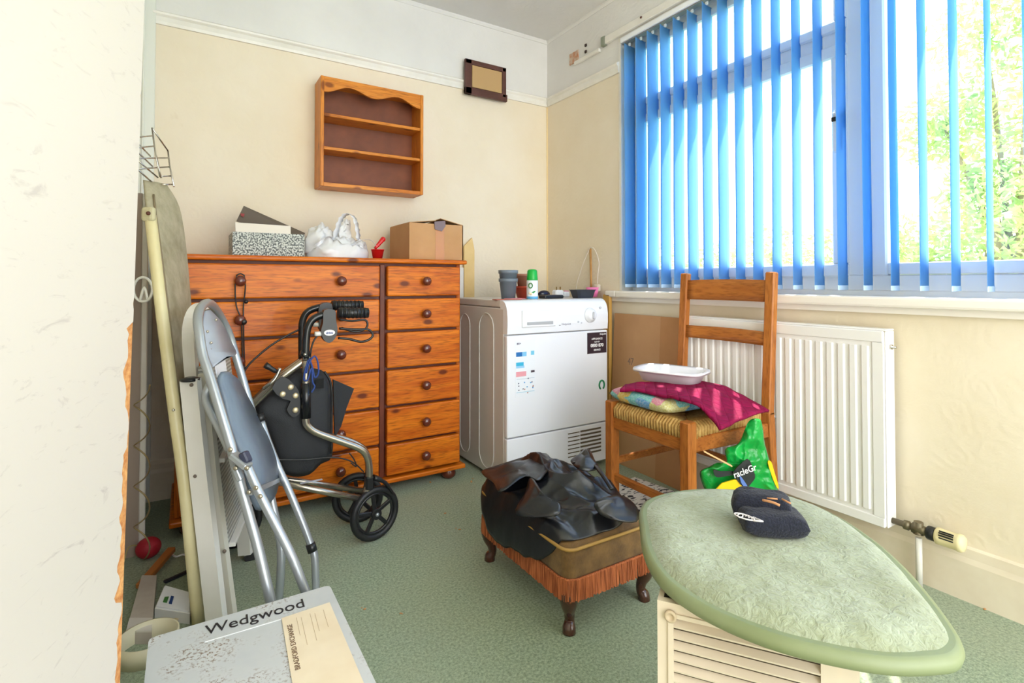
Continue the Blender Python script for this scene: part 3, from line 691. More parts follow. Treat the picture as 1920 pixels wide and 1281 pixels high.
MB().prism([V((mid - .01, cyA - .0008, CT + .002)), V((mid + .035, cyA - .0008, CT + .002)), V((mid + .035, cyA - .0008, zc)), V((mid - .01, cyA - .0008, zc))], (0, .0006, 0)).build('parcel_tape', M('shiny brown tape', (196, 138, 92), .2), ct)
m = MB(); pts = [on(x, y, 'y', cyA - .003) for x, y in ((814, 416), (834, 414), (835, 424), (828, 434), (822, 432), (815, 430))]; m.prism(pts, (0, -.004, 0)); m.build('torn_tape', M('torn purple grey tape', (120, 100, 104), .35), ct)
m = MB(); m.mm((cxA - .002, 2.44, zc - .075), (cxA - .0003, 2.455, zc - .02)); m.build('clear_tape', M('clear tape shine', (226, 206, 186), .15), ct)

# ================================================================== WOODEN CHAIR
wc = T('wooden_chair', 'brown wooden ladder-back chair with a woven rush seat', 'chair', (1.60, 1.34, 0))
FX = 1.40; BX = 1.79; NY = 1.165; FYY = 1.525; SZ = .45
# legs
for y in (NY, FYY): MB().mm((FX - .02, y - .02, 0), (FX + .02, y + .02, SZ + .012), .004).build('front_leg', m_chair, wc)
for y in (NY, FYY):
    yo = -.03 if y == NY else .0
    m = MB()
    m.bar((BX + .035, y + yo, 0), (BX, y + yo, SZ), .034, .036, up=(0, 1, 0), bev=.003); m.bar((BX, y + yo, SZ - .01), (BX + .035, y + yo, .955), .03, .036, up=(0, 1, 0), bev=.004)
    m.build('back_post', m_chair, wc)
yN, yF = NY - .03, FYY
def slat(z0, z1, nm, dip=0):
    m = MB(); 
    x0_ = BX + .035 * (z0 - SZ) / .5; x1_ = BX + .035 * (z1 - SZ) / .5
    def fn(u, v):
        y = yN + .015 + (yF - yN - .03) * u
        z = z0 + (z1 - z0) * v - dip * (1 - (2 * u - 1) ** 2) * v
        return V((x0_ + (x1_ - x0_) * v + .018 * (1 - (2 * u - 1) ** 2), y, z))
    m.grid(fn, 12, 4); m.build(nm, m_chair_h, wc, solid=.016)
slat(.845, .925, 'top_rail', -.004); slat(.685, .735, 'back_slat', -.002)
for y in (NY, FYY):
    MB().bar((FX, y, SZ - .065), (BX, y - (.03 if y == NY else 0), SZ - .065), .022, .05, up=(0, 0, 1), bev=.003).build('seat_rail', m_chair_h, wc)
    MB().bar((FX, y, .21 if y == NY else .23), (BX, y - (.03 if y == NY else 0), .21 if y == NY else .23), .016, .026, up=(0, 0, 1), bev=.003).build('stretcher', m_chair_h, wc)
MB().bar((FX, NY, SZ - .065), (FX, FYY, SZ - .065), .022, .05, up=(0, 0, 1), bev=.003).build('seat_rail', m_chair_h, wc)
MB().bar((FX, NY, .175), (FX, FYY, .175), .018, .028, up=(0, 0, 1), bev=.003).build('stretcher', m_chair_h, wc)
MB().bar((BX, yN, .23), (BX, FYY, .23), .016, .026, up=(0, 0, 1), bev=.003).build('stretcher', m_chair_h, wc)
MB().bar((BX, yN, SZ - .065), (BX, FYY, SZ - .065), .022, .05, up=(0, 0, 1), bev=.003).build('seat_rail', m_chair_h, wc)
# rush seat: cords wrapped from each rail towards the middle
m_rush = M('woven rush', (206, 168, 100), .7, c2=(176, 132, 66), ns=60)
cxm, cym = (FX + BX) / 2, (NY + FYY) / 2; hx, hy = (BX - FX) / 2 + .006, (FYY - NY) / 2 + .006
for side in range(4):
    m = MB(); n_ = 26
    for i in range(n_):
        t = -1 + 2 * (i + .5) / n_
        if side in (0, 2):
            s_ = -1 if side == 0 else 1; yv = cym + t * hy * .93; inn = abs(t) * hx
            pts = [V((cxm + s_ * inn, yv, SZ - .008)), V((cxm + s_ * (hx - .012), yv, SZ + .002)), V((cxm + s_ * (hx + .004), yv, SZ - .012)), V((cxm + s_ * (hx + .002), yv, SZ - .045))]
        else:
            s_ = -1 if side == 1 else 1; xv = cxm + t * hx * .93; inn = abs(t) * hy
            pts = [V((xv, cym + s_ * inn, SZ - .008)), V((xv, cym + s_ * (hy - .012), SZ + .002)), V((xv, cym + s_ * (hy + .004), SZ - .012)), V((xv, cym + s_ * (hy + .002), SZ - .045))]
        m.tube(pts, .0072 + random.uniform(-.0008, .0008), 6)
    m.build('rush_cords', m_rush, wc)
# patchwork cushion
k = N('knitted patchwork'); v = k.coord((1, 1, 1)); vo = k.n('TexVoronoi'); vo.inputs['Scale'].default_value = 19; vo.inputs['Randomness'].default_value = .5; k.l(v, vo.inputs['Vector'])
sp_ = k.n('SeparateColor'); k.l(vo.outputs['Color'], sp_.inputs[0])
c = k.ramp(sp_.outputs[0], [(0, lin((84, 150, 200))), (.25, lin((226, 196, 96))), (.45, lin((208, 130, 150))), (.62, lin((110, 188, 190))), (.82, lin((196, 190, 120)))], True)
k.col(k.mix(k.ramp(k.noise(v, 150, 2), [(.4, (0, 0, 0, 1)), (.7, (.3, .3, .3, 1))]), c, (1, 1, 1, 1))); k.b.inputs['Roughness'].default_value = .9; k.bump(k.noise(v, 240, 2), .5, .003)
def pillow(cx, cy, z, a, b, h, nm, mat, R=0, loc=None, n=24, parent=None, fn2=None):
    m = MB(); Rm = rotz(R)
    for s_ in (0, 1):
        def fn(u, v):
            x = (2 * u - 1); y = (2 * v - 1); e = max(0, (1 - abs(x) ** 5) * (1 - abs(y) ** 5)) ** .45
            cx_ = x * a * (1 - .05 * y * y); cy_ = y * b * (1 - .05 * x * x)
            zz = h * (.5 + .5 * e) if s_ else h * .5 * (1 - e)
            if fn2: zz += fn2(x, y)
            return V((cx, cy, z)) + Rm @ V((cx_, cy_, zz))
        m.grid(fn, n, n)
    bmesh.ops.remove_doubles(m.bm, verts=m.bm.verts[:], dist=.0004)
    return m.build(nm, mat, parent, loc=loc or (cx, cy, z))
tag(pillow(1.545, 1.385, SZ + .008, .165, .158, .062, 'patchwork_cushion', k.m, -.03), 'knitted patchwork seat cushion in blue, yellow and pink on the chair', 'cushion')
# quilted maroon cloth draped over the cushion
k = N('maroon quilted cloth'); v = k.coord(); k.col(k.ramp(k.noise(v, 12, 2), [(.3, lin((122, 6, 56))), (.7, lin((150, 14, 72)))])); k.b.inputs['Roughness'].default_value = .8; k.b.inputs['Specular IOR Level'].default_value = .2
sx_ = k.n('SeparateXYZ'); k.l(v, sx_.inputs[0])
def dia(sg):
    ad = k.n('Math', operation='ADD' if sg > 0 else 'SUBTRACT'); k.l(sx_.outputs[0], ad.inputs[0]); k.l(sx_.outputs[1], ad.inputs[1])
    mu = k.n('Math', operation='MULTIPLY'); mu.inputs[1].default_value = 62; k.l(ad.outputs[0], mu.inputs[0]); sn = k.n('Math', operation='SINE'); k.l(mu.outputs[0], sn.inputs[0]); ab = k.n('Math', operation='ABSOLUTE'); k.l(sn.outputs[0], ab.inputs[0])
    pw = k.n('Math', operation='POWER'); pw.inputs[1].default_value = .4; k.l(ab.outputs[0], pw.inputs[0]); return pw.outputs[0]
mi = k.n('Math', operation='MINIMUM'); k.l(dia(1), mi.inputs[0]); k.l(dia(-1), mi.inputs[1]); k.bump(mi.outputs[0], .7, .006)
qc = MB()
A0 = V((1.475, 1.555, SZ + .062)); 
def quilt(u, v):
    # u runs from the far left end to the near right corner, v across
    near = catmull([on(1162, 732, 'z', SZ + .070), on(1200, 734, 'z', SZ + .074), on(1250, 744, 'z', SZ + .076), on(1300, 757, 'z', SZ + .072), on(1326, 776, 'z', SZ + .048), on(1350, 806, 'z', SZ + .022)], 6)
    far = catmull([on(1175, 722, 'z', SZ + .074), on(1225, 716, 'z', SZ + .080), on(1285, 714, 'z', SZ + .082), on(1345, 722, 'z', SZ + .078), on(1395, 744, 'z', SZ + .05), on(1442, 770, 'z', SZ + .024)], 6)
    i = u * (len(near) - 1); a = int(min(i, len(near) - 2)); t = i - a
    p = near[a].lerp(near[a + 1], t); q_ = far[a].lerp(far[a + 1], t)
    r = p.lerp(q_, v); r.z += .006 * noise.noise(r * 22) + .004 * sin(v * pi)
    return r
qc.grid(quilt, 30, 22)
tag(qc.build('quilted_cloth', k.m, loc=(1.6, 1.35, SZ), solid=.009), 'maroon quilted cloth spread over the patchwork cushion', 'cloth')
# white plastic tray
wt = MB(); m_wp = M('translucent white plastic', (236, 236, 242), .3)
RT_ = rotz(.35); c0 = V((1.605, 1.415, SZ + .086))
def rr_(a, b, z, n=28, e=4):
    out = []
    for i in range(n):
        t = 2 * pi * i / n; cx_ = abs(cos(t)) ** (2 / e) * (1 if cos(t) >= 0 else -1) * a; cy_ = abs(sin(t)) ** (2 / e) * (1 if sin(t) >= 0 else -1) * b
        out.append(c0 + RT_ @ V((cx_, cy_, z)))
    return out
rs_ = [rr_(.07, .105, .0), rr_(.082, .122, .038), rr_(.096, .136, .043), rr_(.098, .138, .036), rr_(.096, .136, .046), rr_(.080, .120, .042), rr_(.066, .101, .003)]
vs = [[wt.bm.verts.new(p) for p in r] for r in rs_]
for A, B in zip(vs, vs[1:]):
    for i in range(28):
        f_ = wt.bm.faces.new((A[i], A[(i + 1) % 28], B[(i + 1) % 28], B[i])); f_.smooth = True
wt.bm.faces.new(vs[0][::-1]); wt.bm.faces.new(vs[-1])
tag(wt.build('plastic_tub', m_wp, loc=tuple(c0)), 'white plastic tub with rolled rim on the maroon cloth', 'tub')
MB().ball((BX + .03, yN - .005, SZ - .02), .008, 10).build('knob_bolt', m_greymet, wc)

# ---- compost bag under the chair
gb = T('compost_bag', 'crumpled green and yellow compost bag under the chair', 'bag', (1.62, 1.12, 0))
k = N('green printed plastic'); v = k.coord()
c = k.ramp(k.noise(v, 8, 2), [(.35, lin((10, 140, 50))), (.65, lin((20, 172, 72)))])
k.col(c); k.b.inputs['Roughness'].default_value = .22; k.bump(k.noise(v, 30, 3, .6, .5), .5, .01); m_gb = k.m
m_ye = M('yellow printed plastic', (246, 200, 20), .25, bs=.3, bsc=30); m_bk = M('black printed plastic', (40, 42, 44), .25, bs=.3, bsc=30)
gpx = [(1404, 790), (1424, 786), (1430, 800), (1434, 830), (1445, 870), (1455, 905), (1462, 930), (1470, 960), (1380, 960), (1330, 930), (1312, 888), (1330, 875), (1345, 868), (1362, 866), (1360, 842), (1385, 830)]
bd_ = 1.72
outl = [P(x, y, bd_) for x, y in gpx]; ctr = sum(outl, V()) / len(outl)
nrm_ = (CC - ctr).normalized()
def puff(outl, ctr, nrm, th, nm, mat, parent, rings=7, amp=.008, fr=25, sub=3, ridge=False):
    m = MB(); o2 = catmull(outl, sub, True); top = []
    nz = (lambda q: (1 - abs(noise.noise(q)) * 4) * .7 + .5 * (1 - abs(noise.noise(q * 2.3)) * 4)) if ridge else noise.noise
    for s_ in (1, -1):
        rows = []
        for r in range(rings):
            t = r / rings; rows.append([p.lerp(ctr, t) + nrm * (s_ * th * sqrt(max(0, 1 - (1 - t) ** 2)) + (amp * nz(p.lerp(ctr, t) * fr) if r else 0)) for p in o2])
        vs = [[m.bm.verts.new(p) for p in row] for row in rows]; cv_ = m.bm.verts.new(ctr + nrm * s_ * th)
        for A, B in zip(vs, vs[1:]):
            for i in range(len(o2)):
                f_ = m.bm.faces.new((A[i], A[(i + 1) % len(o2)], B[(i + 1) % len(o2)], B[i])); f_.smooth = True
        for i in range(len(o2)):
            f_ = m.bm.faces.new((vs[-1][i], vs[-1][(i + 1) % len(o2)], cv_)); f_.smooth = True
    bmesh.ops.remove_doubles(m.bm, verts=m.bm.verts[:], dist=.0003)
    return m.build(nm, mat, parent)
puff(outl, ctr, nrm_, .034, 'bag_body', m_gb, gb, rings=16, amp=.011, fr=15, sub=6, ridge=True)
# bottom gusset so the bag stands on the floor
low = [P(x, y, bd_ + .01) for x, y in ((1335, 925), (1462, 925), (1475, 1005), (1330, 1005))]
puff(low, sum(low, V()) / 4, nrm_, .05, 'bag_base', m_ye, gb)
def patch(px, nm, mat, off=.052, parent=gb, sub=3, th=.0015, dd=bd_):
    pts = [P(x, y, dd - off) for x, y in px]; pts = catmull(pts, sub, True)
    return MB().prism(pts, (FW * .004)).build(nm, mat, parent)
patch([(1376, 884), (1402, 861), (1412, 880), (1416, 895), (1410, 905), (1400, 915), (1388, 908), (1378, 893)], 'black_print', m_bk, .058)
patch([(1338, 882), (1352, 884), (1374, 884), (1378, 890), (1362, 893), (1343, 895)], 'black_print', m_bk, .05)
patch([(1350, 910), (1366, 903), (1382, 900), (1392, 912), (1412, 918), (1420, 935), (1340, 935)], 'yellow_print', m_ye, .054)
patch([(1440, 868), (1446, 866), (1452, 885), (1460, 912), (1458, 916), (1450, 900)], 'yellow_print', m_ye, .022)
patch([(1387, 892), (1390, 906), (1398, 915), (1402, 913), (1394, 900)], 'blue_print', M('blue print', (90, 120, 190), .3), .0635)
q0 = P(1377, 897, bd_ - .066)
text('racleGr', q0, RT + UP * .38, UP - RT * .3, .029, 'lettering', m_wink, gb, sx=.85, bold=.0003)
tag(MB().bar(P(1319, 846, 1.66), P(1372, 874, 1.655), .012, .004, up=tuple(UP), bev=.001).build('lolly_stick', M('pale lolly wood', (232, 186, 132), .6), loc=tuple(P(1372, 874, 1.655))), 'flat pale wooden stick poking out of the green bag', 'stick')
# newspaper under the chair
k = N('patterned newsprint'); v = k.coord(); mp = k.noise(k.coord((1, 2.6, 1)), 30, 2, .5, .4)
k.col(k.ramp(mp, [(.40, lin((40, 44, 52))), (.46, lin((226, 222, 216)))])); k.b.inputs['Roughness'].default_value = .7
m = MB(); m.box((1.56, 1.55, .004), (.52, .44, .004), rotz(.12)); 
tag(m.build('floor_mat', k.m, loc=(1.56, 1.55, 0)), 'white mat with black marks on the floor under the chair', 'mat')

# ================================================================== FOOTSTOOL
fs = T('footstool', 'low brown velvet footstool with rust fringe and cabriole legs', 'footstool', (1.0, 1.32, 0))
ax0, ax1, ay0, ay1 = .838, 1.158, 1.082, 1.552
m_vel = M('brown gold velvet', (122, 90, 46), .8, c2=(88, 62, 28), ns=22, sheen=.2, bs=.2, bsc=200)
k = N('rust fringe'); k.col(k.ramp(k.noise(k.coord((230, 230, 6)), 1, 2), [(.35, lin((128, 62, 26))), (.65, lin((190, 108, 62)))])); k.b.inputs['Roughness'].default_value = .8; m_frn = k.m
m_leg = M('dark turned mahogany', (66, 34, 22), .25, coat=.6)
def loaf(u, v): pass
m = MB()
Z0, Z1 = .135, .225
def ringr(ins, z, r=.03, n=6):
    out = []
    for (cx_, cy_, a0) in ((ax1 - ins - r, ay1 - ins - r, 0), (ax0 + ins + r, ay1 - ins - r, 90), (ax0 + ins + r, ay0 + ins + r, 180), (ax1 - ins - r, ay0 + ins + r, 270)):
        for i in range(n): a = radians(a0 + 90 * i / (n - 1)); out.append(V((cx_ + r * cos(a), cy_ + r * sin(a), z)))
    return out
RR = [ringr(.004, Z0), ringr(0, Z0 + .02), ringr(.0, Z1 - .02), ringr(.004, Z1), ringr(.03, Z1 + .013), ringr(.08, Z1 + .022), ringr(.12, Z1 + .024)]
vs = [[m.bm.verts.new(p) for p in r] for r in RR]
for A, B in zip(vs, vs[1:]):
    for i in range(len(A)):
        f_ = m.bm.faces.new((A[i], A[(i + 1) % len(A)], B[(i + 1) % len(A)], B[i])); f_.smooth = True
m.bm.faces.new(vs[0][::-1]); m.bm.faces.new(vs[-1]); m.build('cushion', m_vel, fs)
m = MB(); m.tube(ringr(-.002, Z1, .032), .0045, 6, closed=True); L(m.build('piping', M('gold piping', (168, 130, 66), .7), fs), 'gold piping')
MB().mm((ax0 + .012, ay0 + .012, .105), (ax1 - .012, ay1 - .012, Z0 + .01)).build('base', m_leg, fs)
m = MB(); rg = catmull(ringr(-.003, Z0 + .012, .034, 3), 1, True)
def alongring(rg, step):
    out = []; n = len(rg)
    for i in range(n):
        a = rg[i]; b = rg[(i + 1) % n]; L_ = (b - a).length; k_ = max(1, int(L_ / step))
        for j in range(k_): out.append(a.lerp(b, j / k_))
    return out
fp = alongring(rg, .0052)
for i, p in enumerate(fp):
    c2 = V(((ax0 + ax1) / 2, (ay0 + ay1) / 2, p.z)); d_ = (p - c2); d_.z = 0; d_.normalize()
    j = random.uniform(-.0015, .0015)
    m.bar(p + d_ * (.002 + random.uniform(0, .001)), p + d_ * (.006 + j) + V((j, j, -.052 + random.uniform(-.002, .003))), .0044, .003, up=tuple(d_))
m.tube(rg, .004, 6, closed=True)
fo = m.build('fringe', m_frn, fs); fo['kind'] = 'stuff'
for (x, y, sx_, sy_) in ((ax0 + .03, ay0 + .03, -1, -1), (ax0 + .03, ay1 - .03, -1, 1), (ax1 - .03, ay0 + .03, 1, -1), (ax1 - .03, ay1 - .03, 1, 1)):
    m = MB(); o_ = V((sx_, sy_, 0)) * .7
    pts = [V((x, y, .115)), V((x, y, .10)) + o_ * .012, V((x, y, .075)) + o_ * .012, V((x, y, .05)) + o_ * .003, V((x, y, .028)) + o_ * .0, V((x, y, .014)) + o_ * .008, V((x, y, .0)) + o_ * .010]
    cp = catmull(pts, 4); rr0 = [.026, .027, .022, .015, .013, .0175, .018]
    rr1 = []
    for i in range(len(cp)): t = i / (len(cp) - 1) * 6; a = int(min(t, 5)); rr1.append(rr0[a] * (1 - (t - a)) + rr0[a + 1] * (t - a))
    rings = []
    m.tube(cp, rr1, 14)
    m.build('cabriole_leg', m_leg, fs)
# ---- black bag heaped on the stool
k = N('black coated cloth'); v = k.coord(); k.col(lin((19, 20, 25))); k.b.inputs['Roughness'].default_value = .32; k.b.inputs['Specular IOR Level'].default_value = .6; k.bump(k.noise(v, 60, 3), .15, .004); m_bag = k.m
sbz = Z1 + .022
bagpx = [(898, 905), (905, 885), (935, 872), (985, 858), (1025, 847), (1060, 868), (1103, 843), (1120, 870), (1150, 910), (1175, 925), (1195, 950), (1198, 975), (1185, 992), (1130, 1003), (1050, 1008), (1000, 996), (965, 985), (930, 965), (905, 940)]
bo = []
def bagz(x, y): return 0
bb = T('black_bag', 'crumpled black coated cloth bag heaped on the footstool', 'bag', (1.0, 1.36, sbz))
def bagheight(X, Y, r):
    p = V((X * 5.2 + Y * 2.0, Y * 4.4 - X * 1.5, 3.7)); q_ = noise.noise_vector(p * .8) * .35
    n1 = 1 - abs(noise.noise(p + q_)) * 2.4
    n2 = 1 - abs(noise.noise((p + q_) * 2.3 + V((4, 1, 0)))) * 2.2
    n3 = 1 - abs(noise.noise((p + q_) * 5 + V((9, 1, 5)))) * 2.0
    e = max(0, 1 - r ** 4)
    hump = .045 * math.exp(-((X - 1.05) / .09) ** 2 - ((Y - 1.43) / .12) ** 2)
    return (.018 + .045 * max(n1, -.2) ** 2 * (1 if n1 > 0 else -1) + .016 * n2 + .005 * n3 + hump) * e + .006
def bagfn(u, v_):
    a = u * 2 * pi; rx, ry = .204, .238
    ca, sa = cos(a), sin(a); k_ = (abs(ca) ** 3.2 + abs(sa) ** 3.2) ** (-1 / 3.2)
    wob = k_ * (1 + .09 * noise.noise(V((ca * 1.8, sa * 1.8, 5.5))) + .03 * noise.noise(V((ca * 6, sa * 6, 2.5))))
    X = .984 + rx * wob * v_ * ca; Y = 1.340 + ry * wob * v_ * sa
    z = sbz - .004 + bagheight(X, Y, v_)
    if v_ > .86: z -= (v_ - .86) * .09
    ex = max(0, ax0 + .008 - X)
    z -= ex * 1.6
    if ex > 0: X = ax0 + .008 - ex * .55
    z = max(z, sbz + .001 - .012 * max(0, v_ - .9) * 10 - ex * 1.6)
    return V((X, Y, z))
m = MB(); nu, nv = 220, 80
ctrv = m.bm.verts.new(bagfn(0, 0)); rows = [[m.bm.verts.new(bagfn(i / nu, (j + 1) / nv)) for i in range(nu)] for j in range(nv)]
for i in range(nu): m.bm.faces.new((ctrv, rows[0][i], rows[0][(i + 1) % nu]))
for A, B in zip(rows, rows[1:]):
    for i in range(nu): m.bm.faces.new((A[i], B[i], B[(i + 1) % nu], A[(i + 1) % nu]))
for f_ in m.bm.faces: f_.smooth = True
m.build('bag_body', m_bag, bb, solid=.003)
def flap(px, nm, fold=.02):
    pts = [on(x, y, 'z', sbz + h) for x, y, h in px]
    c_ = sum(pts, V()) / len(pts) + V((0, 0, fold)); m = MB(); cv_ = m.bm.verts.new(c_); o2 = catmull(pts, 4, True); n = len(o2); prev = None; ring0 = None
    for t in (0, .15, .35, .55, .75):
        ring = [m.bm.verts.new(p.lerp(c_, t) + V((0, 0, fold * sin(t * 2.2) * .8 + (.012 * noise.noise(p.lerp(c_, t) * 24) if t else 0)))) for p in o2]
        if prev:
            for i in range(n): f_ = m.bm.faces.new((prev[i], prev[(i + 1) % n], ring[(i + 1) % n], ring[i])); f_.smooth = True
        prev = ring
    for i in range(n): f_ = m.bm.faces.new((prev[i], prev[(i + 1) % n], cv_)); f_.smooth = True
    m.build(nm, m_bag, bb, solid=.003)
flap([(903, 886, .045), (930, 874, .055), (1015, 850, .075), (1032, 868, .080), (1012, 900, .080), (985, 893, .085), (940, 922, .065), (925, 905, .055)], 'front_flap', .008)
flap([(1070, 866, .085), (1082, 856, .09), (1103, 842, .10), (1114, 862, .09), (1122, 880, .085), (1090, 882, .09)], 'top_fold', .014)
flap([(968, 965, .03), (985, 925, .06), (996, 896, .09), (1022, 930, .075), (1052, 948, .06), (1040, 968, .045)], 'side_fold', .012)
flap([(1118, 940, .075), (1165, 930, .06), (1194, 952, .035), (1194, 978, .02), (1150, 975, .035), (1120, 960, .05)], 'end_fold', .012)
m = MB(); m.tube([on(1075, 868, 'z', sbz + .09), on(1110, 870, 'z', sbz + .095), on(1128, 888, 'z', sbz + .09), on(1148, 918, 'z', sbz + .07)], .004, 6, cm=5, sx=2)
m.build('strap', m_bag, bb)

# ================================================================== LAUNDRY BASKET SEAT
ls = T('basket_stool', 'pale green plush-topped teardrop stool on a cream louvred base', 'stool', (.8, .5, 0))
LZ = .455
k = N('pale green plush'); geo = k.n('NewGeometry'); v = geo.outputs['Position']
a_ = k.noise(v, 9, 5, .7); b_ = k.noise(v, 70, 4, .6, 1.2)
c = k.ramp(a_, [(.3, lin((136, 142, 108))), (.68, lin((168, 177, 154)))]); c = k.mix(k.ramp(b_, [(.3, (.5, .5, .5, 1)), (.5, (0, 0, 0, 1))]), c, lin((120, 128, 92)))
k.col(c); k.b.inputs['Roughness'].default_value = .85; k.b.inputs['Sheen Weight'].default_value = .25
ad = k.n('Math', operation='ADD'); k.l(b_, ad.inputs[0]); k.l(k.noise(v, 30, 3, .6, 1.0), ad.inputs[1]); k.bump(ad.outputs[0], .6, .007); m_plush = k.m
lidpx = [(1200, 948), (1228, 928), (1290, 916), (1360, 915), (1430, 920), (1500, 935), (1570, 965), (1640, 1010), (1700, 1062), (1755, 1125), (1795, 1180), (1810, 1212), (1800, 1232), (1770, 1240), (1690, 1243), (1600, 1232), (1480, 1205), (1380, 1170), (1300, 1130), (1240, 1085), (1208, 1035), (1200, 990)]
lo = catmull([on(x, y, 'z', LZ) for x, y in lidpx], 5, True); lc = sum(lo, V()) / len(lo)
def inset(pts, c, t): return [p + (c - p).normalized() * t for p in pts]
m = MB(); rows = []
for t, z in ((.010, -.022), (.002, -.018), (0, -.010), (.003, -.002), (.010, .001)): rows.append([p + V((0, 0, z)) for p in inset(lo, lc, t)])
vs = [[m.bm.verts.new(p) for p in r] for r in rows]; n = len(lo)
for A, B in zip(vs, vs[1:]):
    for i in range(n):
        f_ = m.bm.faces.new((A[i], A[(i + 1) % n], B[(i + 1) % n], B[i])); f_.smooth = True
m.bm.faces.new(vs[0][::-1]); m.bm.faces.new(vs[-1])
L(m.build('lid_rim', M('smooth sage vinyl', (132, 142, 104), .45, c2=(120, 130, 90), ns=6), ls), 'smooth rounded sage green rim')
m = MB(); rows = []
top = inset(lo, lc, .013)
for t in range(15):
    f_ = t / 14; rows.append([m.bm.verts.new(p.lerp(lc, f_ * .97) + V((0, 0, .002 + .013 * (1 - (1 - min(1, f_ * 4)) ** 2) + (.0022 * noise.noise(p.lerp(lc, f_) * 45) + .002 * noise.noise(p.lerp(lc, f_) * 16) if t else -.004)))) for p in top])
for A, B in zip(rows, rows[1:]):
    for i in range(n):
        g_ = m.bm.faces.new((A[i], A[(i + 1) % n], B[(i + 1) % n], B[i])); g_.smooth = True
g_ = m.bm.faces.new(rows[-1]); m.build('plush_cover', m_plush, ls)
# base: louvred face plane from (A) to (B)
m_cr = M('cream louvre plastic', (222, 208, 186), .45, c2=(212, 196, 172), ns=4)
A_ = V((.622, .578, 0)); B_ = V((.775, .362, 0)); e_ = (B_ - A_).normalized(); no = V((-e_.y, e_.x, 0)); 
if no.dot(V((-A_.x, -A_.y, 0))) < 0: no = -no
C_ = A_ - no * .22 + e_ * .0; D_ = B_ - no * .22
bt = LZ - .026
def qface(P0, P1, z0, z1, th, nm, mat=m_cr, bev=None): return MB().prism([V((P0.x, P0.y, z0)), V((P1.x, P1.y, z0)), V((P1.x, P1.y, z1)), V((P0.x, P0.y, z1))], th).build(nm, mat, ls)
qface(A_ - no * .0125, C_, 0, bt - .001, e_ * .008, 'side_panel'); qface(B_ - no * .0125, D_, 0, bt - .001, -e_ * .008, 'side_panel'); qface(C_, D_, 0, bt, no * .008, 'back_panel')
fa, fb = A_ + e_ * .022, B_ - e_ * .032
m = MB(); 
for (p0, p1, z0, z1) in ((A_, fa, 0, bt), (fb, B_, 0, bt), (fa, fb, 0, .03), (fa, fb, bt - .022, bt)): m.prism([V((p0.x, p0.y, z0)), V((p1.x, p1.y, z0)), V((p1.x, p1.y, z1)), V((p0.x, p0.y, z1))], -no * .012)
m.build('front_frame', m_cr, ls)
m = MB(); i0, i1 = A_ + e_ * .016 + no * .003, B_ - e_ * .026 + no * .003
for (p0, p1, z0, z1) in ((i0, i0 + e_ * .008, .03, bt - .014), (i1 - e_ * .02, i1, .03, bt - .014), (i0, i1, bt - .020, bt - .014)): m.prism([V((p0.x, p0.y, z0)), V((p1.x, p1.y, z0)), V((p1.x, p1.y, z1)), V((p0.x, p0.y, z1))], -no * .006)
m.build('panel_surround', m_cr, ls)
z = bt - .035
while z > .04:
    MB().prism([V((fa.x, fa.y, z)) + no * .002, V((fa.x, fa.y, z + .0065)) - no * .007, V((fa.x, fa.y, z + .009)) - no * .007, V((fa.x, fa.y, z + .003)) + no * .003], fb - fa).build('louvre', m_cr, ls)
    z -= .0165
qface(fa - no * .013, fb - no * .013, .03, bt - .02, -no * .002, 'inner_backing', M('grey brown backing', (116, 104, 88), .7))
for p, zz in ((A_ + e_ * .02, bt - .018), (B_ - e_ * .034, bt - .018)):
    m = MB(); m.lathe([(.009, 0), (.009, .004), (.0055, .005), (.0045, .002), (.0005, .002)], V((p.x, p.y, zz)) + no * .002, tuple(no), 18); m.build('screw_boss', M('cream boss', (200, 180, 150), .5), ls)
# folded dark hat with white logo
k = N('navy wool'); v = k.coord(); k.col(k.ramp(k.noise(v, 260, 3, .7), [(.35, lin((12, 15, 28))), (.7, lin((34, 38, 56)))])); k.b.inputs['Roughness'].default_value = .95; k.b.inputs['Sheen Weight'].default_value = .1; k.bump(k.noise(v, 300, 3), .8, .004)
HZ = LZ + .016
hc = on(1447, 999, 'z', HZ); hat = T('knitted_band', 'folded navy wool hat with a white logo lying on the green lid', 'hat', hc)
ang = atan2(RT.y, RT.x) - .15
def hump(x, y): return .004 * noise.noise(V((x * 2, y * 2, 1)))
pillow(hc.x, hc.y, HZ, .056, .034, .042, 'front_fold', k.m, ang, n=26, parent=hat, fn2=hump)
bk_ = hc + V((-RT.y, RT.x, 0)) * .034 + RT * -.002
pillow(bk_.x, bk_.y, HZ + .004, .052, .028, .056, 'back_fold', k.m, ang - .25, n=26, parent=hat, fn2=hump)
m = MB(); q = [P(x, y, 0) for x, y in ((0, 0),)]
def onhat(x, y, z): return on(x, y, 'z', z)
m.tube([onhat(1396 + 18 * cos(a) + 6 * sin(a), 969 + 5.5 * sin(a) + 4 * cos(a), HZ + .045) for a in [2 * pi * i / 18 for i in range(18)]], .0012, 6, closed=True)
m.tube([onhat(1388 + 5 * cos(a), 967 + 3.5 * sin(a), HZ + .0455) for a in [2 * pi * i / 10 for i in range(10)]], .001, 5, closed=True)
m.tube([onhat(1398, 968, HZ + .045), onhat(1401, 966, HZ + .045), onhat(1404, 971, HZ + .045), onhat(1408, 969, HZ + .045), onhat(1410, 973, HZ + .045)], .001, 5)
m.tube([onhat(1412, 970, HZ + .045), onhat(1430, 978, HZ + .045), onhat(1412, 976, HZ + .045)], .0016, 5)
m.build('logo', M('white thread', (228, 220, 220), .8), hat)
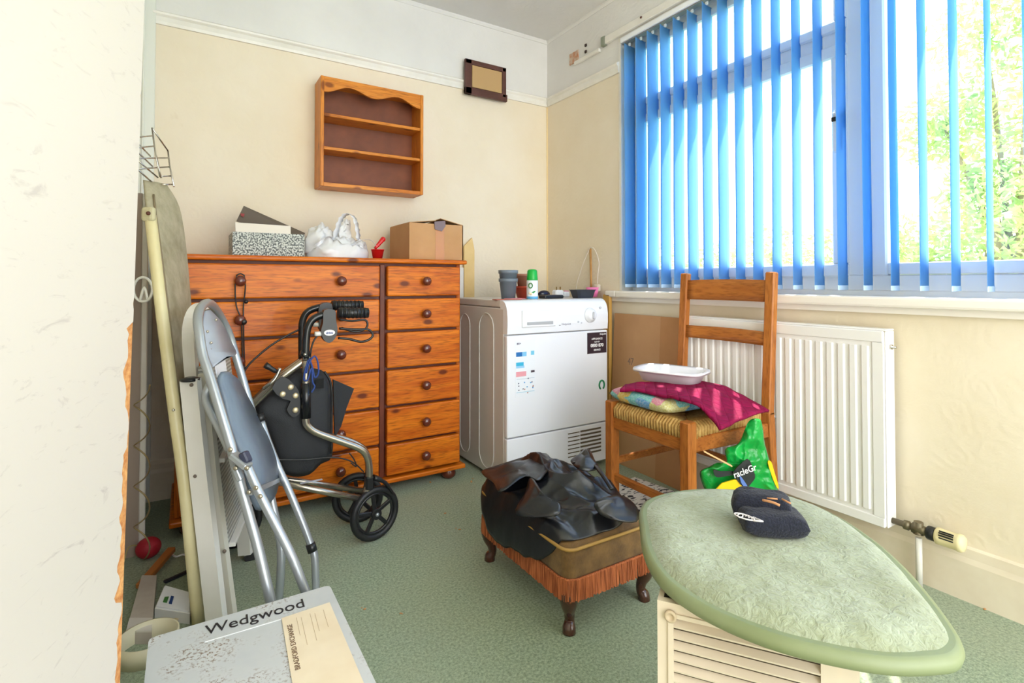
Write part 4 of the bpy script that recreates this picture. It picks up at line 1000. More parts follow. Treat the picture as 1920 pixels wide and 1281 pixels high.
m = MB(); m.tube([onhat(1430, 938, HZ + .060), onhat(1448, 942, HZ + .062), onhat(1462, 948, HZ + .060)], .0022, 6, cm=3); m.tube([onhat(1466, 936, HZ + .060), onhat(1482, 944, HZ + .059)], .0016, 6); m.tube([onhat(1438, 934, HZ + .060), onhat(1458, 936, HZ + .061)], .0014, 6)
m.build('orange_thread', M('orange thread', (196, 140, 96), .8), hat)
# crumpled white packing behind the stool, in the sun
pk = MB(); q = on(1600, 1275, 'z', .16)
tag(crumple(.885, .46, .0, .05, .07, lambda x, y, a: .22, 4, 'paper_bag', M('cream paper', (244, 236, 206), .6), amp=.02, fr=20, loc=(.885, .46, 0)), 'crumpled cream paper bag behind the louvred stool base', 'bag') if False else None

# ================================================================== CHIPPED BOARD AT THE LEFT
cb_ = T('chipped_board', 'tall cream laminate board with a chipped brown edge at the left', 'board', (-.1, .9, 0))
Et = P(270, 0, .75); Eb = P(225, 1281, .75); dE = (Et - Eb).normalized()
Efloor = Eb + dE * (-Eb.z / dE.z); Etop = Eb + dE * ((2.2 - Eb.z) / dE.z)
pd = V((-.36, -.93, 0)).normalized(); bn = V((pd.y, -pd.x, 0)); bn = bn if bn.x > 0 else -bn
MB().prism([Efloor, Etop, Etop + pd * .36, Efloor + pd * .36], -bn * .016).build('board_core', M('raw chipboard', (172, 104, 52), .8, c2=(214, 160, 100), ns=90), cb_)
k = N('scuffed cream laminate'); v = k.coord((1, 1, 1)); f1 = k.noise(k.coord((3, 3, 9)), 5, 4, .65, 1.5)
c = k.ramp(f1, [(.60, lin((200, 193, 186))), (.74, lin((172, 163, 160)))]); 
c = k.mix(k.ramp(k.noise(v, 2, 2), [(.35, (0, 0, 0, 1)), (.65, (.5, .5, .5, 1))]), c, lin((205, 199, 191)))
k.col(c); k.b.inputs['Roughness'].default_value = .4
m = MB(); jag = []; nj = 260
for i in range(nj + 1):
    t = i / nj; p = Efloor.lerp(Etop, t); ins = .0008
    if p.z < .86 : ins = .011 + .020 * max(0, noise.noise(V((0, 0, p.z * 26)))) + .012 * abs(noise.noise(V((3, 0, p.z * 90)))) - (.008 if noise.noise(V((7, 0, p.z * 12))) > .2 else 0)
    elif noise.noise(V((1, 0, p.z * 40))) > .45: ins = .003
    jag.append(p + pd * max(ins, .0006) + bn * .0006)
far_ = [p + pd * .36 for p in jag]
m.strip(jag, far_, False); m.build('laminate_face', k.m, cb_, solid=.001)
MB().prism([Efloor - bn * .0165, Etop - bn * .0165, Etop + pd * .36 - bn * .0165, Efloor + pd * .36 - bn * .0165], -bn * .001).build('back_laminate', M('greenish laminate', (176, 184, 150), .4), cb_)
# inner taupe panel with white front edge
tp = T('cupboard_side', 'taupe upright cupboard side with a white front edge', 'panel', (-.14, 2.16, 0))
g0 = P(263, 1042, 1.765); gx, gy = g0.x, g0.y
MB().mm((gx - .006, gy, 0), (gx + .012, gy + .016, 1.22), .003).build('white_edge', m_gloss, tp)
MB().mm((LX + .002, gy + .001, 0), (gx - .006, gy + .016, 1.22)).build('panel', M('taupe laminate', (168, 152, 138), .5), tp)
hx_ = MB(); hp = []
for i in range(64):
    t = i / 63; a = t * 2 * pi * 4.2; y_ = 722 + t * 320; hp.append(P(266 + 15 * cos(a), y_ + 8 * sin(a), 1.6 + .045 * sin(a)))
hx_.tube(hp, .0022, 6)
tag(hx_.build('coiled_wire', M('olive brown wire', (150, 132, 92), .5), loc=tuple(hp[-1])), 'loosely coiled olive wire hanging beside the chipped board', 'wire')
m = MB(); c0 = P(268, 543, 1.55); m.tube([c0 + RT * (.028 * cos(a)) + UP * (.036 * sin(a)) for a in [2 * pi * i / 20 for i in range(20)]], .004, 8, closed=True); m.tube([c0 + RT * -.008 + UP * -.032, c0 + RT * .004 + UP * .006, c0 + RT * .014 + UP * -.03], .004, 8, cm=4)
tag(m.build('plastic_ring', M('clear pale plastic', (226, 226, 218), .15), loc=tuple(c0 - UP * .03)), 'clear plastic ring hook beside the chipped board edge', 'hook')

# ================================================================== IRONING BOARD
ib = T('ironing_board', 'folded ironing board with a grey-beige cover leaning in the corner', 'ironing board', (.04, 1.75, 0))
near = catmull([P(284, 340, 1.70), P(290, 400, 1.66), P(301, 480, 1.6), P(318, 620, 1.54), P(335, 780, 1.50), P(350, 900, 1.47), P(362, 1000, 1.44), P(380, 1150, 1.42)], 4)
far = catmull([P(312, 345, 1.76), P(337, 390, 1.82), P(350, 470, 1.85), P(358, 560, 1.85), P(372, 700, 1.82), P(388, 850, 1.80), P(402, 980, 1.78), P(414, 1085, 1.60)], 4)
m_ib = M('grey beige ironing cover', (186, 178, 152), .8, c2=(158, 150, 122), ns=14, bs=.5, bsc=120)
m = MB(); nb = len(near); bm_ = m.bm; th = V((-.022, -.012, 0))
prs = []
for a, b in zip(near, far):
    dn = (b - a).normalized(); prs.append([a + th * 1.0, a + th * .5 - dn * .006, a, a + dn * .02 + V((.004, 0, 0)), a.lerp(b, .5) + V((.004, 0, 0)), b, b + th])
vs = [[bm_.verts.new(p) for p in r] for r in prs]; q = len(prs[0])
for A, B in zip(vs, vs[1:]):
    for i in range(q):
        f_ = bm_.faces.new((A[i], A[(i + 1) % q], B[(i + 1) % q], B[i])); f_.smooth = i in (0, 1, 2)
bm_.faces.new(vs[0][::-1]); bm_.faces.new(vs[-1]); m.build('padded_board', m_ib, ib)
m = MB(); m.tube([p + V((.003, -.004, 0)) for p in near[2:]], .003, 6); L(m.build('cover_seam', M('darker beige piping', (132, 118, 92), .8), ib), 'darker seam along the near edge')
m_cream = M('cream enamelled leg', (222, 212, 168), .35, c2=(206, 194, 146), ns=5)
m = MB(); m.tube([P(282, 405, 1.52), P(293, 500, 1.49), P(305, 600, 1.465), P(318, 700, 1.44), P(331, 800, 1.425), P(345, 900, 1.41), P(358, 1030, 1.40), P(372, 1168, 1.402)], .0155, 10, cm=3); m.build('leg', m_cream, ib)
m = MB(); c0 = P(279, 402, 1.51); m.box(c0, (.036, .02, .042), rotz(-.6), .008, 2); cap = L(m.build('leg_cap', M('dull cream plastic', (196, 188, 152), .5), ib), 'dull cream end cap')
m = MB(); m.ball(P(278, 400, 1.49), .006, 10); m.build('bolt', M('rusty screw', (90, 50, 36), .6), cap)
for x, y, d_ in ((325, 769, 1.41),): MB().ball(P(x, y, d_), .004, 8).build('rivet', m_chrome, ib)
m = MB(); d0 = 1.72
def w(x, y, d_=0): return P(x, y, d0 + d_)
wires = [[w(285, 240), w(315, 283, .08)], [w(315, 283, .08), w(318, 310, .06), w(326, 350, .02)], [w(285, 240), w(292, 292, -.02), w(300, 332, -.02)], [w(293, 292), w(302, 334)],
  [w(258, 257, -.1), w(285, 255)], [w(258, 277, -.1), w(289, 274)], [w(256, 297, -.1), w(316, 296, .06)], [w(256, 317, -.1), w(318, 313, .06)], [w(300, 331, 0), w(321, 330, .04)], [w(302, 346, 0), w(323, 346, .03)],
  [w(258, 268, -.1), w(282, 293)], [w(257, 284, -.1), w(286, 312)], [w(257, 300, -.1), w(296, 333)], [w(258, 318, -.1), w(290, 346)], [w(256, 297, -.1), w(256, 340, -.1)]]
for q in wires: m.tube(q, .0026, 6)
L(m.build('iron_rest', m_chrome, ib), 'chrome wire iron rest at the top')

# ================================================================== STEP LADDER
sl_ = T('step_ladder', 'folded off-white metal step ladder with grey ribbed treads', 'ladder', (.1, 1.75, 0))
def band(pts, w, t, nm, mat, parent, up=(0, 1, 0), cm=4):
    m = MB(); cp = catmull(pts, cm) if cm else [V(p) for p in pts]; rings = []
    for i, p in enumerate(cp):
        a = cp[max(i - 1, 0)]; b = cp[min(i + 1, len(cp) - 1)]; tg = (b - a).normalized(); x = (V(up) - tg * V(up).dot(tg)).normalized(); y = tg.cross(x)
        rings.append([m.bm.verts.new(p + x * sx_ * w / 2 + y * sy_ * t / 2) for sx_, sy_ in ((-1, -1), (1, -1), (1, 1), (-1, 1))])
    for A, B in zip(rings, rings[1:]):
        for k_ in range(4): m.bm.faces.new((A[k_], A[(k_ + 1) % 4], B[(k_ + 1) % 4], B[k_]))
    m.bm.faces.new(rings[0][::-1]); m.bm.faces.new(rings[-1])
    return m.build(nm, mat, parent)
fdir = V((RT.x, RT.y, 0)).normalized()
band([P(415, 1190, 1.47), P(404, 1080, 1.475), P(380, 860, 1.50), P(364, 740, 1.51), P(357, 660, 1.52), P(356, 615, 1.53), P(364, 586, 1.55), P(378, 574, 1.60), P(390, 578, 1.68), P(398, 600, 1.74), P(410, 680, 1.76), P(430, 800, 1.76), P(448, 910, 1.75), P(470, 1042, 1.75)], .034, .018, 'rear_hoop', m_ladder, sl_, up=tuple(fdir))
band([P(357, 712, 1.43), P(371, 850, 1.41), P(388, 1000, 1.395), P(408, 1178, 1.382)], .046, .022, 'front_stile', m_ladder, sl_, up=tuple(fdir))
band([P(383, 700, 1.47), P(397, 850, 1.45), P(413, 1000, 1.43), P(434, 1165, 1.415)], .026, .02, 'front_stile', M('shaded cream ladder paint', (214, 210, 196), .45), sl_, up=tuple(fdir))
m = MB(); m.lathe([(.024, 0), (.024, .006), (.012, .010)], P(357, 714, 1.43), (0, 0, 1), 16, cap=True); m.build('end_cap', m_blackpl, sl_)
for x, y in ((359, 722), (366, 893), (421, 1034)):
    MB().ball(P(x, y, 1.395 if x != 421 else 1.41), .005, 8).build('rivet', M('dark rivet', (110, 96, 84), .4), sl_)
k = N('ribbed grey tread'); v = k.coord(); wv = k.n('TexWave'); wv.inputs['Scale'].default_value = 28; wv.bands_direction = 'Z'; k.l(v, wv.inputs['Vector']); k.col(k.ramp(wv.outputs['Fac'], [(.2, lin((150, 150, 142))), (.8, lin((196, 196, 188)))])); k.b.inputs['Roughness'].default_value = .5; k.bump(wv.outputs['Fac'], .6, .003)
for pts in ([P(380, 690, 1.50), P(410, 862, 1.47), P(446, 790, 1.76), P(428, 640, 1.76)], [P(411, 868, 1.47), P(430, 1020, 1.45), P(470, 925, 1.76), P(448, 800, 1.76)]):
    tr_ = MB().prism(pts, (-.012, 0, 0)).build('tread', k.m, sl_)
    a, b = pts[1], pts[2]; MB().bar(a + V((.004, 0, -.004)), b + V((.004, 0, -.004)), .012, .022, up=(1, 0, 0), bev=.001).build('tread_edge', m_ladder, tr_)
band([P(455, 960, 1.72), P(460, 1040, 1.71)], .04, .016, 'rear_stile', m_ladder, sl_, up=tuple(fdir), cm=0)
MB().bar(P(466, 1040, 1.74), P(472, 1052, 1.74), .03, .02, up=(0, 1, 0)).build('rubber_foot', m_blackpl, sl_)

# ================================================================== FOLDING CHAIR
fc = T('folding_chair', 'folded silver steel chair with blue-grey plastic seat', 'folding chair', (.2, 1.45, 0))
hoop = [P(548, 1296, 1.155), P(507, 1125, 1.17), P(485, 1032, 1.185), P(465, 960, 1.20), P(447, 895, 1.215), P(434, 840, 1.225), P(415, 777, 1.24), P(400, 727, 1.255), P(390, 695, 1.265), P(380, 665, 1.275), P(374, 627, 1.29), P(371, 600, 1.31), P(376, 578, 1.35), P(390, 568, 1.42), P(404, 579, 1.50), P(417, 600, 1.56), P(430, 627, 1.59), P(440, 660, 1.60), P(452, 700, 1.60), P(466, 750, 1.59), P(480, 800, 1.58), P(498, 885, 1.56), P(512, 950, 1.54), P(522, 1000, 1.52), P(527, 1032, 1.51), P(526, 1080, 1.50), P(522, 1132, 1.50)]
m = MB(); m.tube(hoop, .0115, 10, cm=4); m.build('back_hoop', m_greymet, fc)
near_l = [P(585, 1290, 1.175), P(572, 1200, 1.18) - RT * .0, P(572, 1112, 1.19)]
m = MB(); m.tube([P(645, 1268, 1.20), P(612, 1190, 1.20), P(572, 1107, 1.195), P(550, 1050, 1.195), P(520, 990, 1.20), P(487, 927, 1.205), P(462, 872, 1.215), P(452, 850, 1.22)], .0105, 10, cm=3); m.build('leg', m_greymet, fc)
m = MB(); m.tube([P(592, 1128, 1.505), P(592, 1102, 1.51), P(590, 1045, 1.52), P(582, 1020, 1.525), P(567, 980, 1.53), P(542, 920, 1.54), P(522, 877, 1.55), P(502, 827, 1.56), P(489, 788, 1.57)], .0105, 10, cm=3); far_leg = m.build('leg', m_greymet, fc)
MB().lathe([(.0135, -.012), (.0135, .012)], P(584, 1027, 1.523), tuple((P(582, 1020, 1.525) - P(590, 1045, 1.52)).normalized()), 14).build('black_band', m_blackpl, far_leg)
MB().lathe([(.013, -.012), (.013, .012)], P(488, 784, 1.57), tuple((P(489, 788, 1.57) - P(502, 827, 1.56)).normalized()), 14).build('leg_plug', m_blackpl, far_leg)
m = MB(); m.tube([P(396, 715, 1.30), P(386, 735, 1.29), P(386, 752, 1.28), P(397, 777, 1.265), P(415, 812, 1.25), P(430, 845, 1.24)], .009, 8, cm=4); m.build('brace_tube', m_greymet, fc)
m = MB(); m.bar(P(436, 852, 1.20), P(466, 876, 1.19), .014, .028, up=tuple(FW), bev=.003); m.bar(P(440, 872, 1.20), P(452, 900, 1.20), .012, .018, up=tuple(FW), bev=.002); m.build('joint_bracket', m_greymet, fc)
MB().bar(P(456, 848, 1.20), P(465, 868, 1.195), .016, .022, up=tuple(FW), bev=.003).build('bracket_cap', M('dark blue plastic', (52, 56, 78), .4), fc)
m_riv = M('brassy rivet', (190, 180, 160), .3, .8)
for x, y, d_ in ((432, 843, 1.20), (442, 878, 1.19), (463, 878, 1.18), (480, 915, 1.19), (488, 931, 1.185), (467, 923, 1.20)):
    m = MB(); m.lathe([(.0055, 0), (.0045, .003), (.001, .004)], P(x, y, d_), tuple(-FW), 10); m.build('rivet', m_riv, fc)
m = MB(); m.bar(P(468, 924, 1.21), P(522, 900, 1.55), .012, .012); m.build('cross_rod', m_greymet, fc)
nearS = catmull([P(418, 700, 1.30), P(412, 715, 1.285), P(422, 752, 1.275), P(432, 795, 1.265), P(447, 838, 1.25), P(462, 885, 1.24), P(470, 925, 1.235), P(484, 955, 1.24)], 4)
farS = catmull([P(430, 698, 1.36), P(445, 715, 1.52), P(465, 752, 1.56), P(480, 780, 1.57), P(502, 825, 1.56), P(519, 878, 1.55), P(515, 925, 1.53), P(492, 957, 1.34)], 4)
m = MB(); m.strip(nearS, farS); m.build('seat', m_greypl, fc, solid=.012)
nB = catmull([P(384, 583, 1.37), P(380, 610, 1.32), P(382, 640, 1.305), P(390, 668, 1.29), P(400, 688, 1.28)], 4)
fB = catmull([P(392, 582, 1.42), P(414, 606, 1.53), P(428, 635, 1.57), P(441, 664, 1.58), P(424, 671, 1.44)], 4)
m = MB(); m.strip(nB, fB); bp = m.build('backrest', M('pale blue grey plastic', (160, 166, 178), .45), fc, solid=.008)
for x, y in ((389, 622), (396, 643), (394, 655), (405, 600)): MB().ball(P(x, y, 1.33 if x < 400 else 1.4), .0035, 8).build('rivet', m_riv, bp)
m = MB(); m.prism([P(404, 685, 1.36), P(422, 670, 1.45), P(426, 700, 1.45), P(408, 708, 1.36)], -FW * .004); m.build('back_plate', m_upvc, fc)

# ================================================================== ROLLATOR
ro = T('walking_frame', 'folded three-wheeled walker with black bag and brake handles', 'walker', (.4, 1.95, 0))
YN, YF = 1.86, 2.0
def R_(x, y, Y=YN): return on(x, y, 'y', Y)
m_dchr = M('dark chrome tube', (176, 168, 156), .22, .9); m_btube = M('black gloss tube', (22, 24, 28), .2)
for Y, dx_, dy_, nm in ((YN, 0, 0, 0), (YF, -7, -14, 1)):
    m = MB()
    if nm == 0: p1 = [R_(x, y, Y) for x, y in ((628, 589), (604, 591), (586, 600), (577, 616), (574, 640), (573, 672))]; p2 = [R_(x, y, Y) for x, y in ((634, 587), (690, 587))]
    else: p1 = [R_(x, y, Y) for x, y in ((620, 574), (596, 577), (576, 586), (567, 604), (566, 630), (566, 672))]; p2 = [R_(x, y, Y) for x, y in ((622, 573), (680, 573))]
    h_ = MB().tube(p1, .0125, 12, cm=5).build('handle_tube', m_btube, ro)
    g_ = MB(); g_.tube(p2, .018, 14); 
    for i in range(7): g_.tube([p2[0].lerp(p2[1], .1 + .13 * i) - V((.003, 0, 0)), p2[0].lerp(p2[1], .1 + .13 * i) + V((.003, 0, 0))], .0195, 14)
    g_.build('hand_grip', m_blackpl, ro)
    br_ = [(636, 599), (660, 602), (684, 600), (689, 610), (682, 619), (664, 622), (640, 615)] if nm else [(636, 616), (665, 618), (690, 618), (699, 628), (692, 637), (676, 641), (655, 636), (634, 634)]
    MB().tube([R_(x, y, Y + .01) for x, y in br_], .0042, 8, cm=4).build('brake_lever', m_blackpl, ro)
    MB().lathe([(.008, -.012), (.008, .012)], R_(594 if nm else 597, 609 if nm else 626, Y - .01), (1, 0, 0), 10).build('cable_adjuster', M('white plastic', (230, 230, 226), .4), ro)
    bpx = [(608, 582), (628, 582), (630, 600), (633, 620), (628, 635), (618, 643), (608, 638), (602, 622), (606, 605)] if nm == 0 else [(600, 572), (622, 570), (622, 600), (612, 625), (600, 618), (598, 600)]
    hs = MB().prism(catmull([R_(x, y, Y - .02) for x, y in bpx], 3, True), (0, .03, 0)).build('brake_housing', M('dark grey plastic', (48, 48, 50), .4), ro)
    if nm == 0:
        c0 = R_(618, 624, Y - .022); m = MB(); m.prism([c0 + V((.018 * cos(a), 0, .010 * sin(a))) for a in [2 * pi * i / 18 for i in range(18)]], (0, .003, 0)); bdg = m.build('badge', m_wink, hs)
        text('drive', c0 + V((-.012, -.0015, -.004)), (1, 0, 0), (0, 0, 1), .011, 'lettering', M('blue ink', (30, 60, 130), .5), hs, bold=.0003)
# clamp zone under the handles
for q in range(3): MB().tube([R_(563 + 4 * q, 662 + 9 * q), R_(582 - q, 664 + 9 * q)], .009, 10).build('clamp', m_blackpl if q % 2 == 0 else m_dchr, ro)
MB().ball(R_(572, 665, YN - .012), .006, 10).build('bolt', m_chrome, ro)
# front arms down-left to the front wheel
for Y, o_ in ((YN + .02, 0), (YF, 6)):
    MB().tube([R_(574 - o_, 674, Y), R_(530 - o_, 706, Y), R_(500 - o_, 734, Y + .02), R_(470 - o_, 765, Y + .04), R_(452 - o_, 800, 1.97), R_(440, 905, 2.03)], .0125, 12, cm=4).build('front_tube', m_dchr, ro)
# uprights and rear legs
for Y, o_, oy in ((YN, 0, 0), (YF, -2, -6)):
    MB().tube([R_(574, 676, Y), R_(573, 740, Y), R_(573, 785, Y), R_(577, 799, Y), R_(595, 812, Y), R_(640, 828 + oy, Y), R_(672 + o_, 840 + oy, Y), R_(686 + o_, 852 + oy, Y), R_(692 + o_, 872 + oy, Y), R_(692 + o_, 905 + oy, Y), R_(686 + o_, 925, Y)], .0125, 12, cm=4).build('rear_tube', m_dchr, ro)
    MB().tube([R_(445, 885, 2.02), R_(560, 906 + (6 if o_ == 0 else -4), Y), R_(684 + o_ * 3, 937 if o_ == 0 else 920, Y)], .011, 12).build('lower_tube', m_dchr, ro)
MB().tube([R_(573, 718), R_(574, 784)], .0155, 14).build('foam_sleeve', m_btube, ro)
MB().mm(tuple(R_(580, 899, YN) + V((-.03, -.012, -.006))), tuple(R_(592, 902, YN) + V((.02, .0, .004)))).build('label', M('pale tape', (205, 205, 215), .4), ro)
MB().box(R_(692, 905, YN), (.03, .03, .05), None, .006).build('axle_block', m_blackpl, ro)
m = MB(); m.tube([R_(700, 895), R_(722, 905), R_(737, 925)], [.010, .007, .005], 8, cm=4, sx=1.6); m.build('wheel_brake', m_blackpl, ro)
def wheel(c, nrm, r, nm='wheel'):
    nrm = V(nrm).normalized(); x = nrm.orthogonal().normalized(); y = nrm.cross(x)
    m = MB(); m.tube([c + x * (r - .012) * cos(a) + y * (r - .012) * sin(a) for a in [2 * pi * i / 32 for i in range(32)]], .012, 10, closed=True)
    wo = m.build(nm, M('black rubber', (24, 25, 28), .5), ro)
    m = MB(); m.tube([c + x * (r - .026) * cos(a) + y * (r - .026) * sin(a) for a in [2 * pi * i / 32 for i in range(32)]], .006, 8, closed=True); m.lathe([(.018, -.016), (.018, .016)], c, tuple(nrm), 16)
    m.build('rim', m_blackpl, wo)
    for i in range(5):
        a = 2 * pi * i / 5 + .3; d_ = x * cos(a) + y * sin(a); MB().bar(c + d_ * .012, c + d_ * (r - .024), .014, .010, up=tuple(nrm), bev=.002).build('spoke', m_blackpl, wo)
    MB().lathe([(.007, 0), (.006, .004), (.001, .006)], c + nrm * .016, tuple(nrm), 12).build('axle_bolt', m_greymet, wo)
wh = .095
cN = R_(703, 968, YN); wheel(V((cN.x, YN - .0, wh)), (.22, -1, 0), wh)
cF = R_(672, 938, 2.02); wheel(V((cF.x, 2.03, wh)), (-.25, -1, 0), wh)
cQ = R_(436, 930, 2.06); wheel(V((cQ.x, 2.06, wh)), (.0, -1, 0), wh)
MB().tube([V((cQ.x, 2.03, .2)), V((cQ.x, 2.03, wh))], .008, 8).build('fork', m_dchr, ro)
# bag
bpx = [(479, 765), (505, 735), (535, 706), (565, 690), (602, 694), (617, 709), (623, 735), (623, 790), (623, 855), (602, 870), (580, 890), (550, 894), (530, 885), (520, 862), (505, 820), (492, 790)]
ol = [R_(x, y, 1.925) for x, y in bpx]; cc = sum(ol, V()) / len(ol)
puff(ol, cc, V((0, -1, 0)), .045, 'shopping_bag', m_blackfab, ro, rings=8, amp=.003)
m = MB(); m.prism([R_(625, 712, 1.94), R_(664, 729, 1.98), R_(650, 765, 1.98), R_(640, 799, 1.98), R_(628, 821, 1.94)], (0, .014, 0)); m.build('bag_flap', m_blackfab, ro)
m = MB(); m.tube([R_(x, y, 1.88) for x, y in ((608, 697), (618, 712), (622, 735), (622, 790), (621, 850))], .004, 8, cm=4); m.build('bag_piping', m_blackpl, ro)
MB().mm(tuple(R_(592, 712, 1.868)) , tuple(R_(606, 728, 1.878) + V((0, 0, .0)))).build('velcro_patch', M('black velcro', (16, 17, 18), .9), ro) if False else MB().prism([R_(x, y, 1.868) for x, y in ((592, 712), (607, 710), (607, 728), (592, 729))], (0, .004, 0)).build('velcro_patch', M('black velcro', (16, 17, 18), .9), ro)
m = MB(); m.prism(catmull([R_(x, y, 1.866) for x, y in ((510, 728), (530, 706), (552, 722), (562, 740), (562, 775), (548, 782), (538, 768), (545, 752), (530, 748))], 2, True), (0, .006, 0)); st_ = m.build('bag_strap', M('black leatherette', (26, 28, 32), .45), ro)
for x, y in ((530, 739), (545, 726), (554, 742), (554, 769)):
    m = MB(); m.lathe([(.010, 0), (.009, .004), (.004, .006), (.001, .006)], R_(x, y, 1.866), (0, -1, 0), 14); m.build('stud', M('pale brass stud', (222, 206, 170), .35, .5), st_)
MB().tube([R_(497, 684, 1.85), R_(508, 691, 1.85), R_(518, 697, 1.85)], [.010, .008, .006], 10, cm=2).build('lever_grip', m_blackpl, ro)
MB().tube([R_(525, 690, 1.85), R_(518, 706, 1.85), R_(508, 718, 1.85), R_(494, 728, 1.86)], .006, 8, cm=3, sx=1.5).build('folding_lever', m_chrome, ro)
m = MB()
m.tube([R_(600, 606, YF), R_(562, 618, YF), R_(520, 640, YF), R_(490, 662, YF), R_(462, 690, YF), R_(452, 720, YF), R_(455, 800, YF)], .0035, 6, cm=5)
m.tube([R_(600, 625), R_(588, 640), R_(582, 665), R_(583, 700)], .003, 6, cm=5)
m.tube([R_(500, 862), R_(570, 862), R_(625, 858), R_(660, 866), R_(682, 885)], .0025, 6, cm=5); m.tube([R_(655, 850), R_(664, 862), R_(668, 875), R_(658, 868)], .0025, 6, cm=5)
m.build('brake_cable', m_blackpl, ro)
m = MB(); m_cord = M('navy cord', (34, 62, 130), .6)
m.tube([R_(x, y, 1.845) for x, y in ((574, 700), (580, 680), (590, 668), (596, 680), (597, 700), (590, 708), (586, 690), (580, 672))], .003, 6, cm=4)
m.tube([R_(x, y, 1.845) for x, y in ((578, 675), (572, 695), (570, 712), (577, 712), (584, 690), (586, 716), (590, 725), (584, 736))], .003, 6, cm=4)
m.build('drawstring', m_cord, ro)

# ================================================================== FOREGROUND GIFT BOX
wb = T('gift_box', 'grey cardboard gift box with maker lettering and a yellowed paper label', 'box', (.1, 1.0, 0))
BZ = .25
a0 = on(279, 1197, 'z', BZ); b0 = on(618, 1097, 'z', BZ); c0 = on(730, 1283, 'z', BZ)
ex_ = (b0 - a0).normalized(); ey_ = V((ex_.y, -ex_.x, 0)); 
Wd = (b0 - a0).length; Dp = .40
a1 = a0 + ey_ * Dp; b1 = b0 + ey_ * Dp
k = N('soiled grey card'); v = k.coord(); sp1 = k.noise(v, 160, 3, .7); sp2 = k.noise(v, 9, 3, .6)
mk = k.n('Math', operation='MULTIPLY'); k.l(k.ramp(sp1, [(.52, (0, 0, 0, 1)), (.60, (1, 1, 1, 1))]), mk.inputs[0]); k.l(k.ramp(sp2, [(.47, (0, 0, 0, 1)), (.60, (1, 1, 1, 1))]), mk.inputs[1])
k.col(k.mix(mk.outputs[0], k.ramp(sp2, [(.3, lin((190, 194, 196))), (.7, lin((204, 206, 206)))]), lin((120, 96, 74)))); k.b.inputs['Roughness'].default_value = .5; m_gc = k.m
def rc(pts, r):  # rounded polygon corners
    out = []
    n = len(pts)
    for i in range(n):
        p, q, s_ = pts[i - 1], pts[i], pts[(i + 1) % n]
        d1 = (p - q).normalized() * r; d2 = (s_ - q).normalized() * r
        for t in (0, .33, .66, 1): out.append((q + d1) * (1 - t) ** 2 + q * 2 * t * (1 - t) + (q + d2) * t ** 2)
    return out
top = rc([a0, b0, b1, a1], .012)
MB().prism([p + V((0, 0, -.03)) for p in top], (0, 0, .03)).build('lid', m_gc, wb)
low = rc([p + V((0, 0, -BZ)) + (V(((a0 + b1) / 2).to_tuple()) - p).normalized() * .004 for p in (a0, b0, b1, a1)], .01)
MB().prism([V((p.x, p.y, 0)) for p in low], (0, 0, BZ - .03)).build('box_body', m_gc, wb)
tx = V(ex_); ty = V((-ey_.x, -ey_.y, 0))
o_ = on(384, 1192, 'z', BZ + .0004); oe = on(571, 1138, 'z', BZ + .0004)
tdir = (oe - o_).normalized(); tup = V((-tdir.y, tdir.x, 0))
text('Wedgwood', o_ + V((0, 0, .0004)), tdir, tup, .045, 'lettering', M('black ink', (36, 34, 38), .5), wb, sx=(oe - o_).length / (.045 * 4.72))
l0 = on(384, 1204, 'z', BZ + .0004); l1 = on(575, 1147, 'z', BZ + .0004)
MB().bar(l0, l1, .002, .0008, up=(0, 0, 1)).build('silver_line', M('white line', (232, 234, 236), .3), wb)
lp = [on(x, y, 'z', BZ + .001) for x, y in ((528, 1160), (618, 1130), (690, 1300), (556, 1330))]
pl_ = MB().prism(lp, (0, 0, .0008)).build('paper_label', M('yellowed paper', (226, 208, 178), .7, c2=(238, 224, 198), ns=6), wb)
e1 = (lp[3] - lp[0]).normalized(); e2 = V((-e1.y, e1.x, 0))
text('BRADFORD EXCHANGE', lp[0] + e1 * .165 + e2 * .016 + V((0, 0, .0012)), -e1, -e2 if False else V((e1.y, -e1.x, 0)), .0125, 'lettering', M('brown ink', (110, 84, 62), .6), pl_)
m = MB()
for i in range(7):
    s_ = lp[0] + e1 * (.012 + .004 * (i % 3)) + e2 * (.026 + .0085 * i) + V((0, 0, .0009))
    if i in (2, 5): continue
    m.bar(s_, s_ + e1 * (.06 + .03 * (i % 2)), .0007, .0004)
m.build('print_lines', M('faint brown ink', (186, 160, 124), .7), pl_)

# ================================================================== FLOOR CLUTTER AT THE LEFT
def G(x, y, z=0): return on(x, y, 'z', z)
q = G(278, 1047); m = MB(); m.ball(q + V((0, 0, .035)), .035, 20, (1.05, 1, .95))
bl_ = T('red_ball', 'red ball on the floor by the cupboard side', 'ball', q)
m.build('ball', M('red ball rubber', (172, 28, 48), .5, bs=.6, bsc=60), bl_)
MB().tube([q + V((-.03, .0, .05)), q + V((-.05, -.05, .07)), q + V((-.06, -.10, .04))], .002, 6, cm=4).build('string', M('twine', (190, 176, 120), .8), bl_)
tag(MB().bar(G(322, 1030, .03), G(262, 1100, .012), .024, .016, up=(0, 0, 1), bev=.002).build('wooden_stick', M('varnished stick', (176, 108, 48), .4), loc=tuple(G(262, 1100))), 'flat brown wooden stick on the floor below the red ball', 'stick')
es = T('white_strip', 'long grey-white plastic block lying beside the board', 'plastic block', G(262, 1140))
p0, p1, p2, p3 = G(266, 1079, .03), G(294, 1079, .03), G(284, 1186, .03), G(236, 1186, .03)
MB().prism([V((p.x, p.y, .0)) for p in (p0, p1, p2, p3)], (0, 0, .03)).build('block', M('dusty off white plastic', (196, 188, 178), .5, c2=(184, 174, 164)), es)
